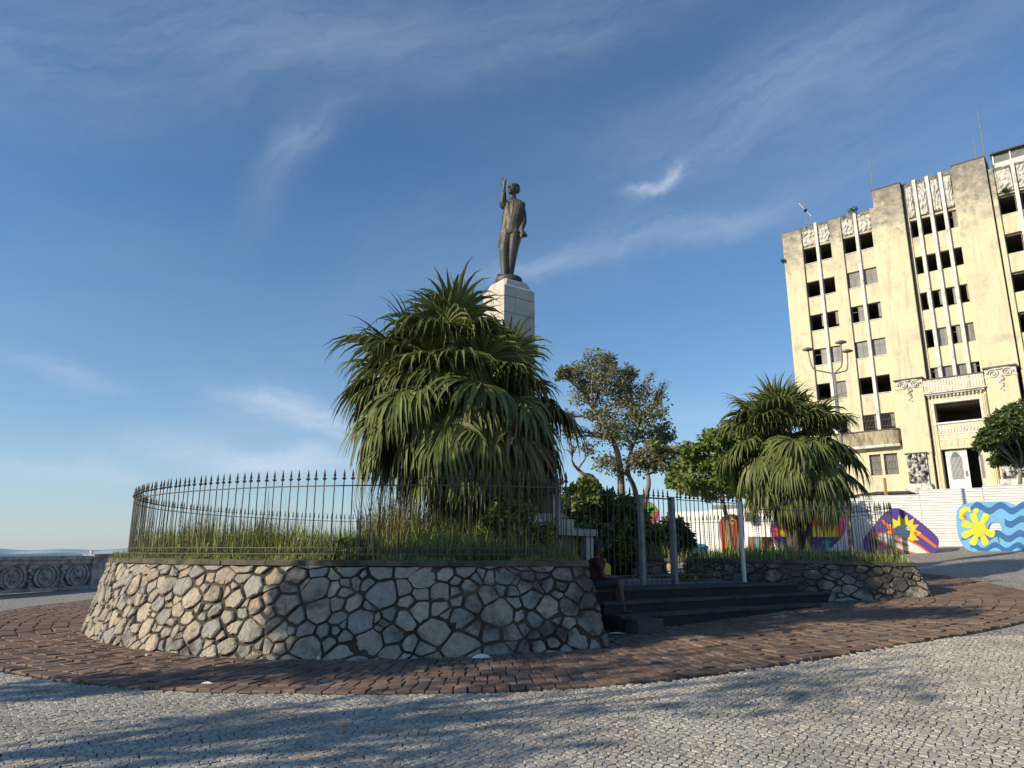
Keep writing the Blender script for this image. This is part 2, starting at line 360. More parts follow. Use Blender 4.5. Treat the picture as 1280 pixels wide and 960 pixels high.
# far paving: the stone pattern carried on by the material where the stones are too small to tell apart
def paving_mat():
    m = bpy.data.materials.new('far_white_paving'); m.use_nodes = True; nt = m.node_tree; N = nt.nodes; L = nt.links; P = N['Principled BSDF']
    P.inputs['Roughness'].default_value = .8
    ge = N.new('ShaderNodeNewGeometry')
    v1 = N.new('ShaderNodeTexVoronoi'); v1.inputs['Scale'].default_value = 13.5; L.new(ge.outputs['Position'], v1.inputs['Vector'])
    v2 = N.new('ShaderNodeTexVoronoi'); v2.feature = 'DISTANCE_TO_EDGE'; v2.inputs['Scale'].default_value = 13.5; L.new(ge.outputs['Position'], v2.inputs['Vector'])
    cr = N.new('ShaderNodeValToRGB'); cr.color_ramp.interpolation = 'LINEAR'
    cr.color_ramp.elements[0].color = (.36, .345, .31, 1); cr.color_ramp.elements[1].color = (.52, .485, .42, 1)
    sx = N.new('ShaderNodeSeparateColor'); L.new(v1.outputs['Color'], sx.inputs[0]); L.new(sx.outputs[0], cr.inputs[0])
    mr = N.new('ShaderNodeMapRange'); L.new(v2.outputs[0], mr.inputs[0]); mr.inputs[1].default_value = .03; mr.inputs[2].default_value = .10
    mx = N.new('ShaderNodeMix'); mx.data_type = 'RGBA'; L.new(mr.outputs[0], mx.inputs['Factor']); mx.inputs['A'].default_value = (.06, .055, .048, 1); L.new(cr.outputs[0], mx.inputs['B'])
    nz = N.new('ShaderNodeTexNoise'); nz.inputs['Scale'].default_value = .7; nz.inputs['Detail'].default_value = 7; L.new(ge.outputs['Position'], nz.inputs['Vector'])
    r2 = N.new('ShaderNodeMapRange'); L.new(nz.outputs[0], r2.inputs[0]); r2.inputs[1].default_value = .42; r2.inputs[2].default_value = .68; r2.inputs[4].default_value = .6
    m2 = N.new('ShaderNodeMix'); m2.data_type = 'RGBA'; L.new(r2.outputs[0], m2.inputs['Factor']); L.new(mx.outputs['Result'], m2.inputs['A']); m2.inputs['B'].default_value = (.27, .235, .185, 1)
    L.new(m2.outputs['Result'], P.inputs['Base Color'])
    b = N.new('ShaderNodeBump'); b.inputs['Distance'].default_value = .012; L.new(mr.outputs[0], b.inputs['Height']); L.new(b.outputs[0], P.inputs['Normal'])
    return m
M_far = paving_mat()

# ------------------------------------------------------------------ ground, sea
BAL0 = Vector((-19.08, 27.6, 0)); BALD = Vector((.262, .965, 0)).normalized(); BALN = Vector((BALD.y, -BALD.x, 0))   # BALN points inland
mb = MB(); xs = [x * 1.0 for x in range(-26, 34)] + [36 + 4 * i for i in range(16)]; ys = [y * 1.0 for y in range(-16, 42)] + [44 + 4 * i for i in range(18)]
idx = {}
for i, x in enumerate(xs):
    for j, y in enumerate(ys):
        d = (Vector((x, y, 0)) - BAL0).dot(BALN); p = Vector((x, y, 0))
        if d < -.6: p = p - BALN * (d + .6)
        idx[i, j] = len(mb.v); mb.v.append((p.x, p.y, g(p.x, p.y) if d > -1.2 else -60))
for i in range(len(xs) - 1):
    for j in range(len(ys) - 1):
        q = [(i, j), (i + 1, j), (i + 1, j + 1), (i, j + 1)]
        if all((Vector((xs[a], ys[b], 0)) - BAL0).dot(BALN) < -1.2 for a, b in q): continue
        mb.f.append(tuple(idx[k] for k in q)); mb.m.append(0)
gnd = mb.build('plaza_pavement', M_far, smooth=True, fix=False); tag(gnd, 'pale mosaic stone paving of the square rising gently to the right', kind='structure')
for v in gnd.data.vertices:
    if v.co.z < -50: v.co.z = g(v.co.x, v.co.y)
M_water = mat('sea_water', (.03, .075, .11), (.04, .085, .12), .002, rough=.35, spec=.5)
mb = MB().box((-9000, 20000, -62), (60000, 50000, 2)); tag(mb.build('sea', M_water), 'calm blue sea far below the square', kind='structure')
M_isl = mat('haze_tinted_hills', (.24, .32, .38), (.21, .29, .35), .0008)  # distance haze is put into this pale blue-grey colour, no air is built
mb = MB(); base = []; top = []
for i in range(61):
    X = -14500 + i * 160; Y = 16500
    h = 40 + 45 * (math.sin(i * .21) * .5 + .5) * math.sin(math.pi * i / 60) + 18 * math.sin(i * .55 + 1)
    h = max(20, h * min(1, (60 - i) / 14, (i + 2) / 8)); base.append((X, Y, -61)); top.append((X, Y + 900, h))
mb.loft([[b, t, (b[0], b[1] + 2500, -61)] for b, t in zip(base, top)]); tag(mb.build('far_island', M_isl, smooth=True), 'low island hills with painted haze on the sea horizon', kind='structure')

# ------------------------------------------------------------------ ring of brown setts
ring_pts = [(-12.6, 28), (-13.7, 25.3), (-14.0, 22.4), (-13.75, 20.0), (-12.6, 16.6), (-10.6, 13.3), (-7.6, 10.75), (-5.3, 9.36), (-3.7, 8.82), (-2.16, 8.6), (-.7, 8.5), (.74, 8.62),
            (2.1, 9.02), (3.81, 9.9), (5.95, 11.14), (9.01, 13.1), (11.2, 15.3), (12.35, 17.7), (12.95, 20.9), (12.9, 23), (12.0, 26)]
ring = [Vector((p[0], p[1], 0)) for p in spline(ring_pts, 8)]
ring_poly = [(p.x, p.y) for p in ring] + [(8, 33), (-8, 33)]
ringc, LR = resample(ring, .168)
GC = Vector((-1.5, 19.7, 0))
def wall_r(a, base=True):     # radius of the round garden wall about GC, a in degrees
    t = math.exp(-((a + 95) / 42) ** 2)
    return (8.38 + .52 * t) if base else (8.12 + .12 * t)
def on_circle(a, r): return GC + Vector((math.cos(R(a)), math.sin(R(a)), 0)) * r
corner_t = Vector((1.22, 11.85, 0)); corner_b = Vector((1.50, 11.42, 0)); gl = Vector((.98, 14.05, 0)); gl_b = Vector((1.35, 14.2, 0))
gA = Vector((.7, 14.0, 0)); gB = Vector((6.05, 17.72, 0)); gv = (gB - gA).normalized(); gm = Vector((gv.y, -gv.x, 0))
foot_poly = [(on_circle(a, wall_r(a) - .25).x, on_circle(a, wall_r(a) - .25).y) for a in range(-72, -285, -4)]
foot_poly += [(6, 26), (10, 21), (10, 17.8), (6, 17.8)]
P_ = gA + gm * 1.15; foot_poly += [((gB + gm * 1.15).x, (gB + gm * 1.15).y), (P_.x, P_.y), (1.3, 12)]
n_in = []
for i, p in enumerate(ringc):
    t = (ringc[min(i + 1, len(ringc) - 1)] - ringc[max(i - 1, 0)]).normalized(); n_in.append(Vector((-t.y, t.x, 0)))
# inward direction eases towards the middle of the garden so rows never cross
def ring_off(s, d):
    i = min(int(s), len(ringc) - 2); f = s - i
    p = ringc[i].lerp(ringc[i + 1], f); n = n_in[i].lerp(n_in[i + 1], f).normalized()
    c = (Vector((-.4, 19.0, 0)) - p).normalized()
    n = (n * .35 + c * .65).normalized()
    return p + n * d
setts = []; dep = .31
for k in range(24):
    d0 = k * dep + .02
    p0 = ring_off(len(ringc) / 2, 0)
    shrink = max(.45, 1 - (d0 + dep / 2) / 10.5); step = 1 / shrink / 1.0
    s = rnd.random() * step
    while s + step < len(ringc) - 1:
        wdt = step * rnd.uniform(.86, 1.14)
        c = ring_off(s + wdt / 2, d0 + dep / 2)
        if not inside(c, foot_poly) and c.y < 27.5:
            jo = rnd.uniform(-.02, .02)
            q = [ring_off(s + .05 * wdt, d0 + jo + .012), ring_off(s + wdt * .95, d0 + jo + .012 + rnd.uniform(-.01, .01)), ring_off(s + wdt * .95, d0 + dep - .012 + jo), ring_off(s + .05 * wdt, d0 + dep - .012 + jo + rnd.uniform(-.01, .01))]
            setts.append((c.length, q))
        s += wdt
setts.sort(key=lambda x: x[0])
def sett_mesh(mb, q, rr):
    c = sum(q, Vector()) / len(q); z = g(c.x, c.y) + rr.uniform(.028, .046); tx, ty = rr.uniform(-.05, .05), rr.uniform(-.05, .05)
    top = []; bot = []
    for p in q:
        p = p + Vector((rr.uniform(-.008, .008), rr.uniform(-.008, .008), 0)); o = c.lerp(p, .93)
        top.append(Vector((o.x, o.y, z + (o.x - c.x) * tx + (o.y - c.y) * ty + g(o.x, o.y) - g(c.x, c.y)))); bot.append(Vector((p.x, p.y, g(p.x, p.y) - .01)))
    mid = [Vector((c.lerp(p, 1.0).x, c.lerp(p, 1.0).y, t.z - .010)) for p, t in zip(q, top)]
    cc = sum(top, Vector()) / len(top) + Vector((0, 0, .004)); n = len(q)
    vs = top + mid + bot + [cc]; fs = [(i, (i + 1) % n, 3 * n) for i in range(n)]
    for a in (0, n): fs += [(a + i, a + n + i, a + n + (i + 1) % n, a + (i + 1) % n) for i in range(n)]
    mb.add(vs, fs)
mb = MB(); KN = 7.6 / .5
outer = [ring_off(i, -.03) for i in range(len(ringc) - 1)]
for i in range(0, len(ringc) - 2, 3):
    for k in range(15):
        q = [ring_off(min(i + a, len(ringc) - 2), b) for a, b in ((0, k * .5 - .03), (3, k * .5 - .03), (3, k * .5 + .47), (0, k * .5 + .47))]
        mb.add([Vector((p.x, p.y, g(p.x, p.y) + .009)) for p in q], [(0, 1, 2, 3)])
ringo = mb.build('sett_ring', M_bed, fix=False); tag(ringo, 'broad ring of brown stone setts laid round the garden wall', kind='structure')
for _, q in setts[:300]:
    m1 = MB(); sett_mesh(m1, q, rnd); m1.build('sett', M_sett, ringo, fix=False)
m1 = MB()
for _, q in setts[300:]: sett_mesh(m1, q, rnd)
tag(m1.build('sett_field', M_sett, ringo, fix=False), kind='stuff')

# ------------------------------------------------------------------ voronoi cells
def voronoi(sites, cell, wts=None):
    bins = {}
    for i, s in enumerate(sites): bins.setdefault((int(s[0] // cell), int(s[1] // cell)), []).append(i)
    out = []
    for i, s in enumerate(sites):
        bx, by = int(s[0] // cell), int(s[1] // cell); nb = []
        for dx in (-2, -1, 0, 1, 2):
            for dy in (-2, -1, 0, 1, 2): nb += bins.get((bx + dx, by + dy), [])
        nb = sorted(((sites[j][0] - s[0]) ** 2 + (sites[j][1] - s[1]) ** 2, j) for j in nb if j != i)
        h = cell * 1.6; poly = [(s[0] - h, s[1] - h), (s[0] + h, s[1] - h), (s[0] + h, s[1] + h), (s[0] - h, s[1] + h)]
        for d2, j in nb:
            if d2 > 4 * max((p[0] - s[0]) ** 2 + (p[1] - s[1]) ** 2 for p in poly): break
            nx, ny = sites[j][0] - s[0], sites[j][1] - s[1]; k = (sites[j][0] + s[0]) / 2 * nx + (sites[j][1] + s[1]) / 2 * ny
            if wts: k += (wts[i] - wts[j]) / 2
            new = []; m = len(poly)
            for a in range(m):
                P, Q = poly[a], poly[(a + 1) % m]; fp = P[0] * nx + P[1] * ny - k; fq = Q[0] * nx + Q[1] * ny - k
                if fp <= 0: new.append(P)
                if (fp < 0 < fq) or (fq < 0 < fp):
                    t = fp / (fp - fq); new.append((P[0] + (Q[0] - P[0]) * t, P[1] + (Q[1] - P[1]) * t))
            poly = new
            if len(poly) < 3: break
        out.append(poly)
    return out

# ------------------------------------------------------------------ foreground mosaic paving, stone by stone
def in_fore(x, y, m=0.):
    return 4.9 - m < y < 11.6 + m and abs(x) < .80 * y + .5 + m and not inside((x, y), ring_poly)
sites = []; ca = .070; yy = 4.8; row = 0
while yy < 11.8:
    xx = -10.2 + (row % 2) * ca * .5
    while xx < 10.2:
        if in_fore(xx, yy, .1):
            w = .012 * math.sin(xx * 2.1 + yy * 1.3)
            sites.append((xx + rnd.uniform(-.42, .42) * ca, (yy + rnd.uniform(-.40, .40) * ca * .8 + w)))
        xx += ca * 1.2
    yy += ca * .80; row += 1
cells = voronoi(sites, ca * 1.25)
order = sorted(range(len(sites)), key=lambda i: sites[i][0] ** 2 + (sites[i][1]) ** 2)
def cal_stone(mb, poly, s, rr):
    ok = [p for k, p in enumerate(poly) if math.hypot(p[0] - poly[k - 1][0], p[1] - poly[k - 1][1]) > .008]
    if len(ok) < 3 or max(math.hypot(p[0] - s[0], p[1] - s[1]) for p in ok) > .14: return False
    cx = sum(p[0] for p in ok) / len(ok); cy = sum(p[1] for p in ok) / len(ok); k = rr.uniform(.80, .91); n = len(ok)
    z = g(cx, cy) + rr.uniform(.016, .022); tx, ty = rr.uniform(-.08, .08), rr.uniform(-.08, .08)
    top = []; bot = []
    for p in ok:
        x, y = cx + (p[0] - cx) * k, cy + (p[1] - cy) * k
        top.append((cx + (x - cx) * .94, cy + (y - cy) * .945, z + (x - cx) * tx + (y - cy) * ty)); bot.append((x, y, z - .016))
    mb.add(top + bot, [tuple(range(n))] + [(i, i + n, (i + 1) % n + n, (i + 1) % n) for i in range(n)]); return True
bedm = MB()
for X in range(-40, 40):
    for Y in range(19, 47):
        x, y = X * .25, Y * .25; cs = [(x, y), (x + .25, y), (x + .25, y + .25), (x, y + .25)]
        if all(in_fore(a, b) or inside((a, b), ring_poly) for a, b in cs) and any(not inside((a, b), ring_poly) for a, b in cs):
            bedm.add([(a, b, g(a, b) + .004) for a, b in cs], [(0, 1, 2, 3)])
bed = bedm.build('mosaic_paving', M_bed, fix=False); tag(bed, 'foreground mosaic of small pale paving stones with dark joints', kind='structure')
cnt = 0; m1 = MB()
for i in order:
    if cnt < 300:
        # the ones that show largest: nearest the camera and in view
        x, y = sites[i]
        if abs(x) < .70 * y and y > 5.7:
            m2 = MB()
            if cal_stone(m2, cells[i], sites[i], rnd): m2.build('paving_stone', M_cal, bed, fix=False); cnt += 1
            continue
    if not inside(sites[i], ring_poly): cal_stone(m1, cells[i], sites[i], rnd)
tag(m1.build('paving_stone_field', M_cal, bed, fix=False), kind='stuff')

# ------------------------------------------------------------------ garden retaining walls with rubble stones
WT = 1.40     # top of the rubble, under the coping
def wall_strip(name, label, base, top, zt, stones_from=0, stones_to=1e9, cell=(.37, .30), coping=True, seed=1, shade=None, ww=.45):
    """base/top: matching 2-D paths (outer face on the right of travel)"""
    rr = random.Random(seed)
    root = thing(name, label, 'wall', (base[0].x, base[0].y, g(base[0].x, base[0].y)))
    Ls = [0]
    for a, b in zip(base, base[1:]): Ls.append(Ls[-1] + (b - a).length)
    nrm = []
    for i in range(len(base)):
        t = (base[min(i + 1, len(base) - 1)] - base[max(i - 1, 0)]).normalized(); nrm.append(Vector((t.y, -t.x, 0)))
    def P(s, h, q):
        i = 0
        lo, hi = 0, len(Ls) - 2
        while lo < hi:
            m = (lo + hi + 1) // 2
            if Ls[m] <= s: lo = m
            else: hi = m - 1
        i = lo; t = (s - Ls[i]) / max(1e-6, Ls[i + 1] - Ls[i]); b = base[i].lerp(base[i + 1], t); tp = top[i].lerp(top[i + 1], t); n = nrm[i].lerp(nrm[i + 1], t)
        zb = g(b.x, b.y) - .05; Z = zt(s) ; f = h / (Z - zb)
        p = b.lerp(tp, f) + n * q; return Vector((p.x, p.y, zb + h))
    def H(s):
        i = max(0, min(len(Ls) - 2, int(np.searchsorted(Ls, s)) - 1)); b = base[i]; return zt(s) - g(b.x, b.y) + .05
    mb = MB(); n = len(base)
    rows = 5; vs = []; fs = []
    for i in range(n):
        for k in range(rows + 1): vs.append(P(Ls[i], H(Ls[i]) * k / rows, 0) if k else P(Ls[i], -.15, 0))
        t_ = top[i] - nrm[i] * ww; vs.append(Vector((t_.x, t_.y, zt(Ls[i])))); vs.append(Vector((t_.x, t_.y, .2)))
    m = rows + 3
    for i in range(n - 1):
        for k in range(m - 1): fs.append((i * m + k, (i + 1) * m + k, (i + 1) * m + k + 1, i * m + k + 1))
    fs += [tuple(range(m)), tuple((n - 1) * m + k for k in range(m))]
    mb.add(vs, fs); mb.build('mortar_core', M_mort, root, fix=True)
    # stones
    s0, s1 = max(0, stones_from), min(Ls[-1], stones_to); sites = []; cx, cy = cell
    hmax = max(H(s) for s in np.linspace(s0, s1, 12)); rads = []; asp = cy / cx
    area = (s1 - s0) * hmax
    for (rmin, rmax, tries) in ((.165, .215, 5), (.12, .155, 16), (.08, .11, 26), (.048, .065, 34)):
        for _ in range(int(area * tries)):
            x, y, r = rr.uniform(s0, s1), rr.uniform(0, hmax), rr.uniform(rmin, rmax) * cx / .37
            if all(((x - p[0]) ** 2 + ((y - p[1]) / asp) ** 2) > (.86 * (r + q)) ** 2 for p, q in zip(sites, rads)): sites.append((x, y)); rads.append(r)
    cells = [[(p[0], p[1] * asp) for p in c] for c in voronoi([(x, y / asp) for x, y in sites], .62 * cx / .37, [r * r for r in rads])]
    made = []
    for s, poly in zip(sites, cells):
        if len(poly) < 3: continue
        Hs = H(min(max(s[0], s0), s1)); pl = [(min(max(p[0], s0 + .01), s1 - .01), min(max(p[1], .0), Hs - .01)) for p in poly]
        pl = [p for k, p in enumerate(pl) if math.hypot(p[0] - pl[k - 1][0], p[1] - pl[k - 1][1]) > .015]
        if len(pl) < 3: continue
        A = .5 * abs(sum(pl[k - 1][0] * p[1] - p[0] * pl[k - 1][1] for k, p in enumerate(pl)))
        if A < .004: continue
        c = (sum(p[0] for p in pl) / len(pl), sum(p[1] for p in pl) / len(pl)); r_ = math.sqrt(A)
        ins = rr.uniform(.008, .034) / max(.09, r_ * .5); ins = min(.38, ins)
        pl = [(p[0] + (c[0] - p[0]) * ins, p[1] + (c[1] - p[1]) * ins) for p in pl]
        ch = []
        for k in range(len(pl)):
            a, b, d = pl[k - 1], pl[k], pl[(k + 1) % len(pl)]; e = rr.uniform(.04, .16)
            ch += [(b[0] + (a[0] - b[0]) * e, b[1] + (a[1] - b[1]) * e), (b[0] + (d[0] - b[0]) * e, b[1] + (d[1] - b[1]) * e)]
        pl = []
        for k in range(len(ch)):
            a, b = ch[k], ch[(k + 1) % len(ch)]; pl.append(a); dl_ = math.hypot(b[0] - a[0], b[1] - a[1])
            if dl_ > .10: pl.append(((a[0] + b[0]) / 2 + rr.uniform(-.07, .05) * dl_ * .6, (a[1] + b[1]) / 2 + rr.uniform(-.07, .05) * dl_ * .6))
        pl = [(p[0] + rr.uniform(-.007, .007), p[1] + rr.uniform(-.007, .007)) for p in pl]; n_ = len(pl)
        out = rr.uniform(.014, .068); tl, tv = rr.uniform(-.14, .14), rr.uniform(-.16, .12)
        def q_(p, k): return k + (p[0] - c[0]) * tl + (p[1] - c[1]) * tv
        r0 = [P(p[0], p[1], -.03) for p in pl]; r1 = [P(p[0], p[1], q_(p, out * .72) + rr.uniform(-.004, .004)) for p in pl]
        r2 = [P(c[0] + (p[0] - c[0]) * .86, c[1] + (p[1] - c[1]) * .86, q_(p, out) + rr.uniform(-.010, .010)) for p in pl]
        cc = P(c[0] + rr.uniform(-.02, .02), c[1] + rr.uniform(-.02, .02), out + rr.uniform(-.012, .012))
        ms = MB(); vs = r0 + r1 + r2 + [cc]; fs = []
        for a in (0, n_): fs += [(a + k, a + (k + 1) % n_, a + n_ + (k + 1) % n_, a + n_ + k) for k in range(n_)]
        fs += [(2 * n_ + k, 2 * n_ + (k + 1) % n_, 3 * n_) for k in range(n_)]
        ms.add(vs, fs); made.append((A, ms))
    made.sort(key=lambda t: -t[0])
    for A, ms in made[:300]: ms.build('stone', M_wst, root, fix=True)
    if len(made) > 300:
        rest = MB()
        for A, ms in made[300:]: rest.add(ms.v, ms.f)
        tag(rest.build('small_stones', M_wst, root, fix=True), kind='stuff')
    print(name, 'stones', len(made))
    if coping:
        k0 = 0; step = 4
        while k0 < n - 1:
            k1 = min(n - 1, k0 + step + rr.randint(-1, 2)); rings = []
            for k in range(k0, k1 + 1):
                o = top[k] + nrm[k] * (.055 + rr.uniform(-.010, .010)); i_ = top[k] - nrm[k] * ww; z = zt(Ls[k]); dz = rr.uniform(-.006, .006)
                if k == k0: o = o.lerp(top[min(n - 1, k + 1)] + nrm[min(n - 1, k + 1)] * .055, .02)
                rings.append([Vector((o.x, o.y, z - .005)), Vector((o.x, o.y, z + .062 + dz)), Vector((o.x - nrm[k].x * .03, o.y - nrm[k].y * .03, z + .082 + dz)), Vector((i_.x, i_.y, z + .082)), Vector((i_.x, i_.y, z - .005))])
            MB().loft(rings).build('coping_slab', M_cop, root); k0 = k1
    return root
# round garden: from the gate side, round the front, left and back
angs = [-70.5 - 1.6 * i for i in range(int((285 - 70.5) / 1.6))]
base = [gl_b, gl_b.lerp(corner_b, .33), gl_b.lerp(corner_b, .66), corner_b + Vector((-.02, .05, 0))]; top = [gl, gl.lerp(corner_t, .33), gl.lerp(corner_t, .66), corner_t + Vector((-.02, .05, 0))]
cb_, ct_ = corner_b, corner_t
base.append(cb_); top.append(ct_)
for a in angs[2:]:
    base.append(on_circle(a, wall_r(a))); top.append(on_circle(a, wall_r(a, False)))
base = [Vector(b) for b in base]; top = [Vector(t) for t in top]
# travel direction is clockwise seen from above; the outer face must lie on the right: reverse both paths
base.reverse(); top.reverse()
totL = sum((b - a).length for a, b in zip(base, base[1:]))
wall_strip('garden_wall', 'battered rubble stone wall curving round the left and front of the garden', base, top, lambda s: WT, stones_from=totL - 22.5, seed=3, cell=(.385, .31))
# right-hand garden wall
Rb = [Vector((3.4, 20.6, 0)), Vector((4.7, 19.05, 0)), Vector((6.0, 17.55, 0)), Vector((6.05, 17.35, 0)), Vector((7.3, 17.3, 0)), Vector((8.6, 17.3, 0)), Vector((9.95, 17.45, 0)), Vector((10.35, 18.2, 0)), Vector((10.3, 20.5, 0)), Vector((9.2, 23.6, 0)), Vector((6.6, 26.2, 0)), Vector((3, 27.9, 0))]
Rt = [Vector((3.45, 20.65, 0)), Vector((4.78, 19.15, 0)), Vector((6.1, 17.7, 0)), Vector((6.15, 17.62, 0)), Vector((7.3, 17.6, 0)), Vector((8.6, 17.6, 0)), Vector((9.75, 17.72, 0)), Vector((10.05, 18.3, 0)), Vector((10.0, 20.4, 0)), Vector((8.95, 23.4, 0)), Vector((6.4, 25.9, 0)), Vector((2.9, 27.6, 0))]
def dens(pts):
    out = []
    for a, b in zip(pts, pts[1:]):
        for k in range(4): out.append(a.lerp(b, k / 4))
    return out + [pts[-1]]
Rb, Rt = dens(Rb), dens(Rt); Rlen = sum((b - a).length for a, b in zip(Rb, Rb[1:]))
def zright(s): return 1.40 - .075 * max(0, min(1, (s - 4.2) / 4))
wall_strip('garden_wall', 'low dark rubble wall with squared end blocks right of the steps', Rb, Rt, zright, stones_to=9.6, seed=9, cell=(.46, .25), ww=.4)
# soil
left_poly = [top[i] for i in range(len(top))]
mbs = MB(); lp = [(p.x, p.y) for p in left_poly]
lp = lp + [(1.4, 17.2), (3.4, 20.8), (3.2, 27.0)]
tri = tessellate_polygon([[Vector((x, y, 0)) for x, y in lp]]); mbs.add([(x, y, WT + .02) for x, y in lp], [tuple(t) for t in tri])
rp = [(p.x, p.y) for p in Rt] ; tri = tessellate_polygon([[Vector((x, y, 0)) for x, y in rp]]); mbs.add([(x, y, WT - .075) for x, y in rp], [tuple(t) for t in tri])
tag(mbs.build('garden_soil', M_soil), 'raised garden bed inside the wall', kind='structure')
PZ = .95
pf = [gA + gm * .75 - gv * .0, gB + gm * .75 + gv * .6, gB + gv * .5, Vector((3.6, 20.8, 0)), Vector((3, 22.5, 0)), Vector((.2, 22.5, 0)), Vector((1.2, 17, 0)), Vector((.8, 14.2, 0))]
tri = tessellate_polygon([[Vector((p.x, p.y, 0)) for p in pf]]); mb = MB().add([(p.x, p.y, PZ) for p in pf], [tuple(t) for t in tri])
tag(mb.build('garden_path', M_conc), 'paved landing and path behind the gate', kind='structure')
# steps
st = thing('stone_steps', 'three broad dark stone steps leading up to the iron gate', 'steps', tuple(gA + gm * 1))
for k, (o0, o1, z) in enumerate(((-.1, .78, PZ + .004), (.78, 1.16, PZ - .205), (1.16, 1.56, PZ - .41))):
    A0, B0 = gA + gv * .38, gB + gv * (.25, 1.0, -.1)[k]
    segs = 6
    for j in range(segs):
        a = A0.lerp(B0, j / segs) + gv * .004; b = A0.lerp(B0, (j + 1) / segs) - gv * .004; zt_ = z + rnd.uniform(-.004, .004); jo = rnd.uniform(-.01, .01)
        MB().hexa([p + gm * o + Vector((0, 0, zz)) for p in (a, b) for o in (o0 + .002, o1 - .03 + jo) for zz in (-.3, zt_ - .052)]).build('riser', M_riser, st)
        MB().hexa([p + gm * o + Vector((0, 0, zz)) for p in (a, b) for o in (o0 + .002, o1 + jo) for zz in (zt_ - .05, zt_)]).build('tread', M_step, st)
blk = gA + gm * 1.75 + gv * .62; mb = MB(); mb.box(blk + Vector((.1, 0, .33)), (.62, .3, .34), Matrix.Rotation(math.atan2(gv.y, gv.x), 3, 'Z'))
tag(mb.build('stone_block', M_step, loc=blk), 'low pale block at the left foot of the steps', 'stone block')

# ------------------------------------------------------------------ iron fences
def bar_mesh(h, name, sq=.0095, col_h=.16, seed=0):
    mb = MB(); mb.tube([(0, 0, 0), (0, 0, h - col_h)], sq, 5)
    z = h - col_h
    mb.loft([[Vector((r * math.cos(a + .4), r * math.sin(a + .4), zz)) for a in [i * math.pi / 3 for i in range(6)]] for zz, r in ((z - .030, .010), (z - .012, .036), (z + .004, .036), (z + .018, .012), (z + .05, .022), (z + .10, .013), (z + col_h, .0025))])
    me = bpy.data.meshes.new(name); me.from_pydata(mb.v, [], mb.f); me.materials.append(M_iron); return me
BAR = bar_mesh(1.50, 'bar')
def fence(name, label, path, zb, pitch=.165, rails=(.10, .20, 1.215), bar=BAR, bh=0., posts=(), cat='fence', group='spearhead railings round the garden'):
    pts, L = resample(path, pitch); root = thing(name, label, cat, (pts[0].x, pts[0].y, zb(0)), group)
    for i, p in enumerate(pts):
        t = i / (len(pts) - 1); o = inst('bar', bar, root, (p.x, p.y, zb(t) + bh), (rnd.uniform(-.010, .010), rnd.uniform(-.010, .010), rnd.uniform(0, 1)))
    for k, h in enumerate(rails):
        mb = MB(); mb.loft([[Vector((p.x, p.y, zb(i / (len(pts) - 1)) + h)) + (Vector(((pts[min(i + 1, len(pts) - 1)] - pts[max(i - 1, 0)]).y, -(pts[min(i + 1, len(pts) - 1)] - pts[max(i - 1, 0)]).x, 0)).normalized()) * a + Vector((0, 0, b)) for a, b in ((-.012, -.009), (.012, -.009), (.012, .009), (-.012, .009))] for i, p in enumerate(pts)])
        mb.build('rail', M_iron, root)
    for t in posts:
        p = pts[round(t * (len(pts) - 1))]; MB().box((p.x, p.y, zb(t) + .63), (.05, .05, 1.26)).build('post', M_iron, root)
    return root
f0 = [on_circle(a, 7.84) for a in range(-72, -286, -2)]
fence('iron_fence', 'curved black spearhead railing on top of the round garden wall', f0, lambda t: 1.475)
fence('iron_fence', 'short spearhead railing returning from the wall corner to the gate', [on_circle(-72, 7.84) + Vector((.02, .16, 0)), Vector((.62, 13.9, 0))], lambda t: 1.475)
rf = [Vector((6.1, 17.86, 0)), Vector((7.3, 18.0, 0)), Vector((8.45, 18.16, 0))]
fence('iron_fence', 'spearhead railing in front of the smaller palm, right of the gate', rf, lambda t: 1.46 - .03 * t, posts=(1.,))
fence('iron_fence', 'spearhead railing round the far right corner of the garden', [Vector((8.55, 18.2, 0)), Vector((9.2, 18.35, 0)), Vector((9.78, 18.5, 0)), Vector((9.86, 18.75, 0)), Vector((9.75, 20.6, 0)), Vector((8.7, 23.2, 0)), Vector((6.2, 25.6, 0)), Vector((2.9, 27.3, 0))], lambda t: 1.43, pitch=.15)
# gate line: railing, gate leaf between two posts, railing
GBAR = bar_mesh(2.02, 'bar', .0105)
def at_gate(px):
    r = ray(px, 700); t = ((gA.x) * gv.y - gA.y * gv.x) / (r.x * gv.y - r.y * gv.x); return Vector((r.x * t, r.y * t, 0))
p1, p2, p3 = at_gate(803), at_gate(843), at_gate(929)
fence('railing', 'tall spearhead railing beside the gate, behind the seated person', [gA + gv * .12, p1 - gv * .16], lambda t: PZ + .03, pitch=.155, rails=(.06, .17, 1.80), bar=GBAR)
fence('railing', 'tall spearhead railing between the gate and the white end post', [p2 + gv * .16, p3 - gv * .1], lambda t: PZ + .03, pitch=.155, rails=(.06, .17, 1.80), bar=GBAR)
gate = thing('iron_gate', 'narrow spearhead gate between two square posts above the steps', 'gate', (p1.x, p1.y, PZ))
rz = Matrix.Rotation(math.atan2(gv.y, gv.x), 3, 'Z')
M_post = mat('grey_painted_post', (.30, .29, .27), (.20, .19, .175), 4, dirt=(.1, .08, .06), dscale=5, damt=.5, rough=.55)
for p in (p1, p2):
    MB().box((p.x, p.y, PZ + .93), (.10, .10, 1.86), rz).box((p.x, p.y, PZ + 1.87), (.12, .12, .02), rz).build('post', M_post, gate)
gp, _ = resample([p1 + gv * .12, p2 - gv * .12], .15)
for p in gp: inst('bar', GBAR, gate, (p.x, p.y, PZ + .03))
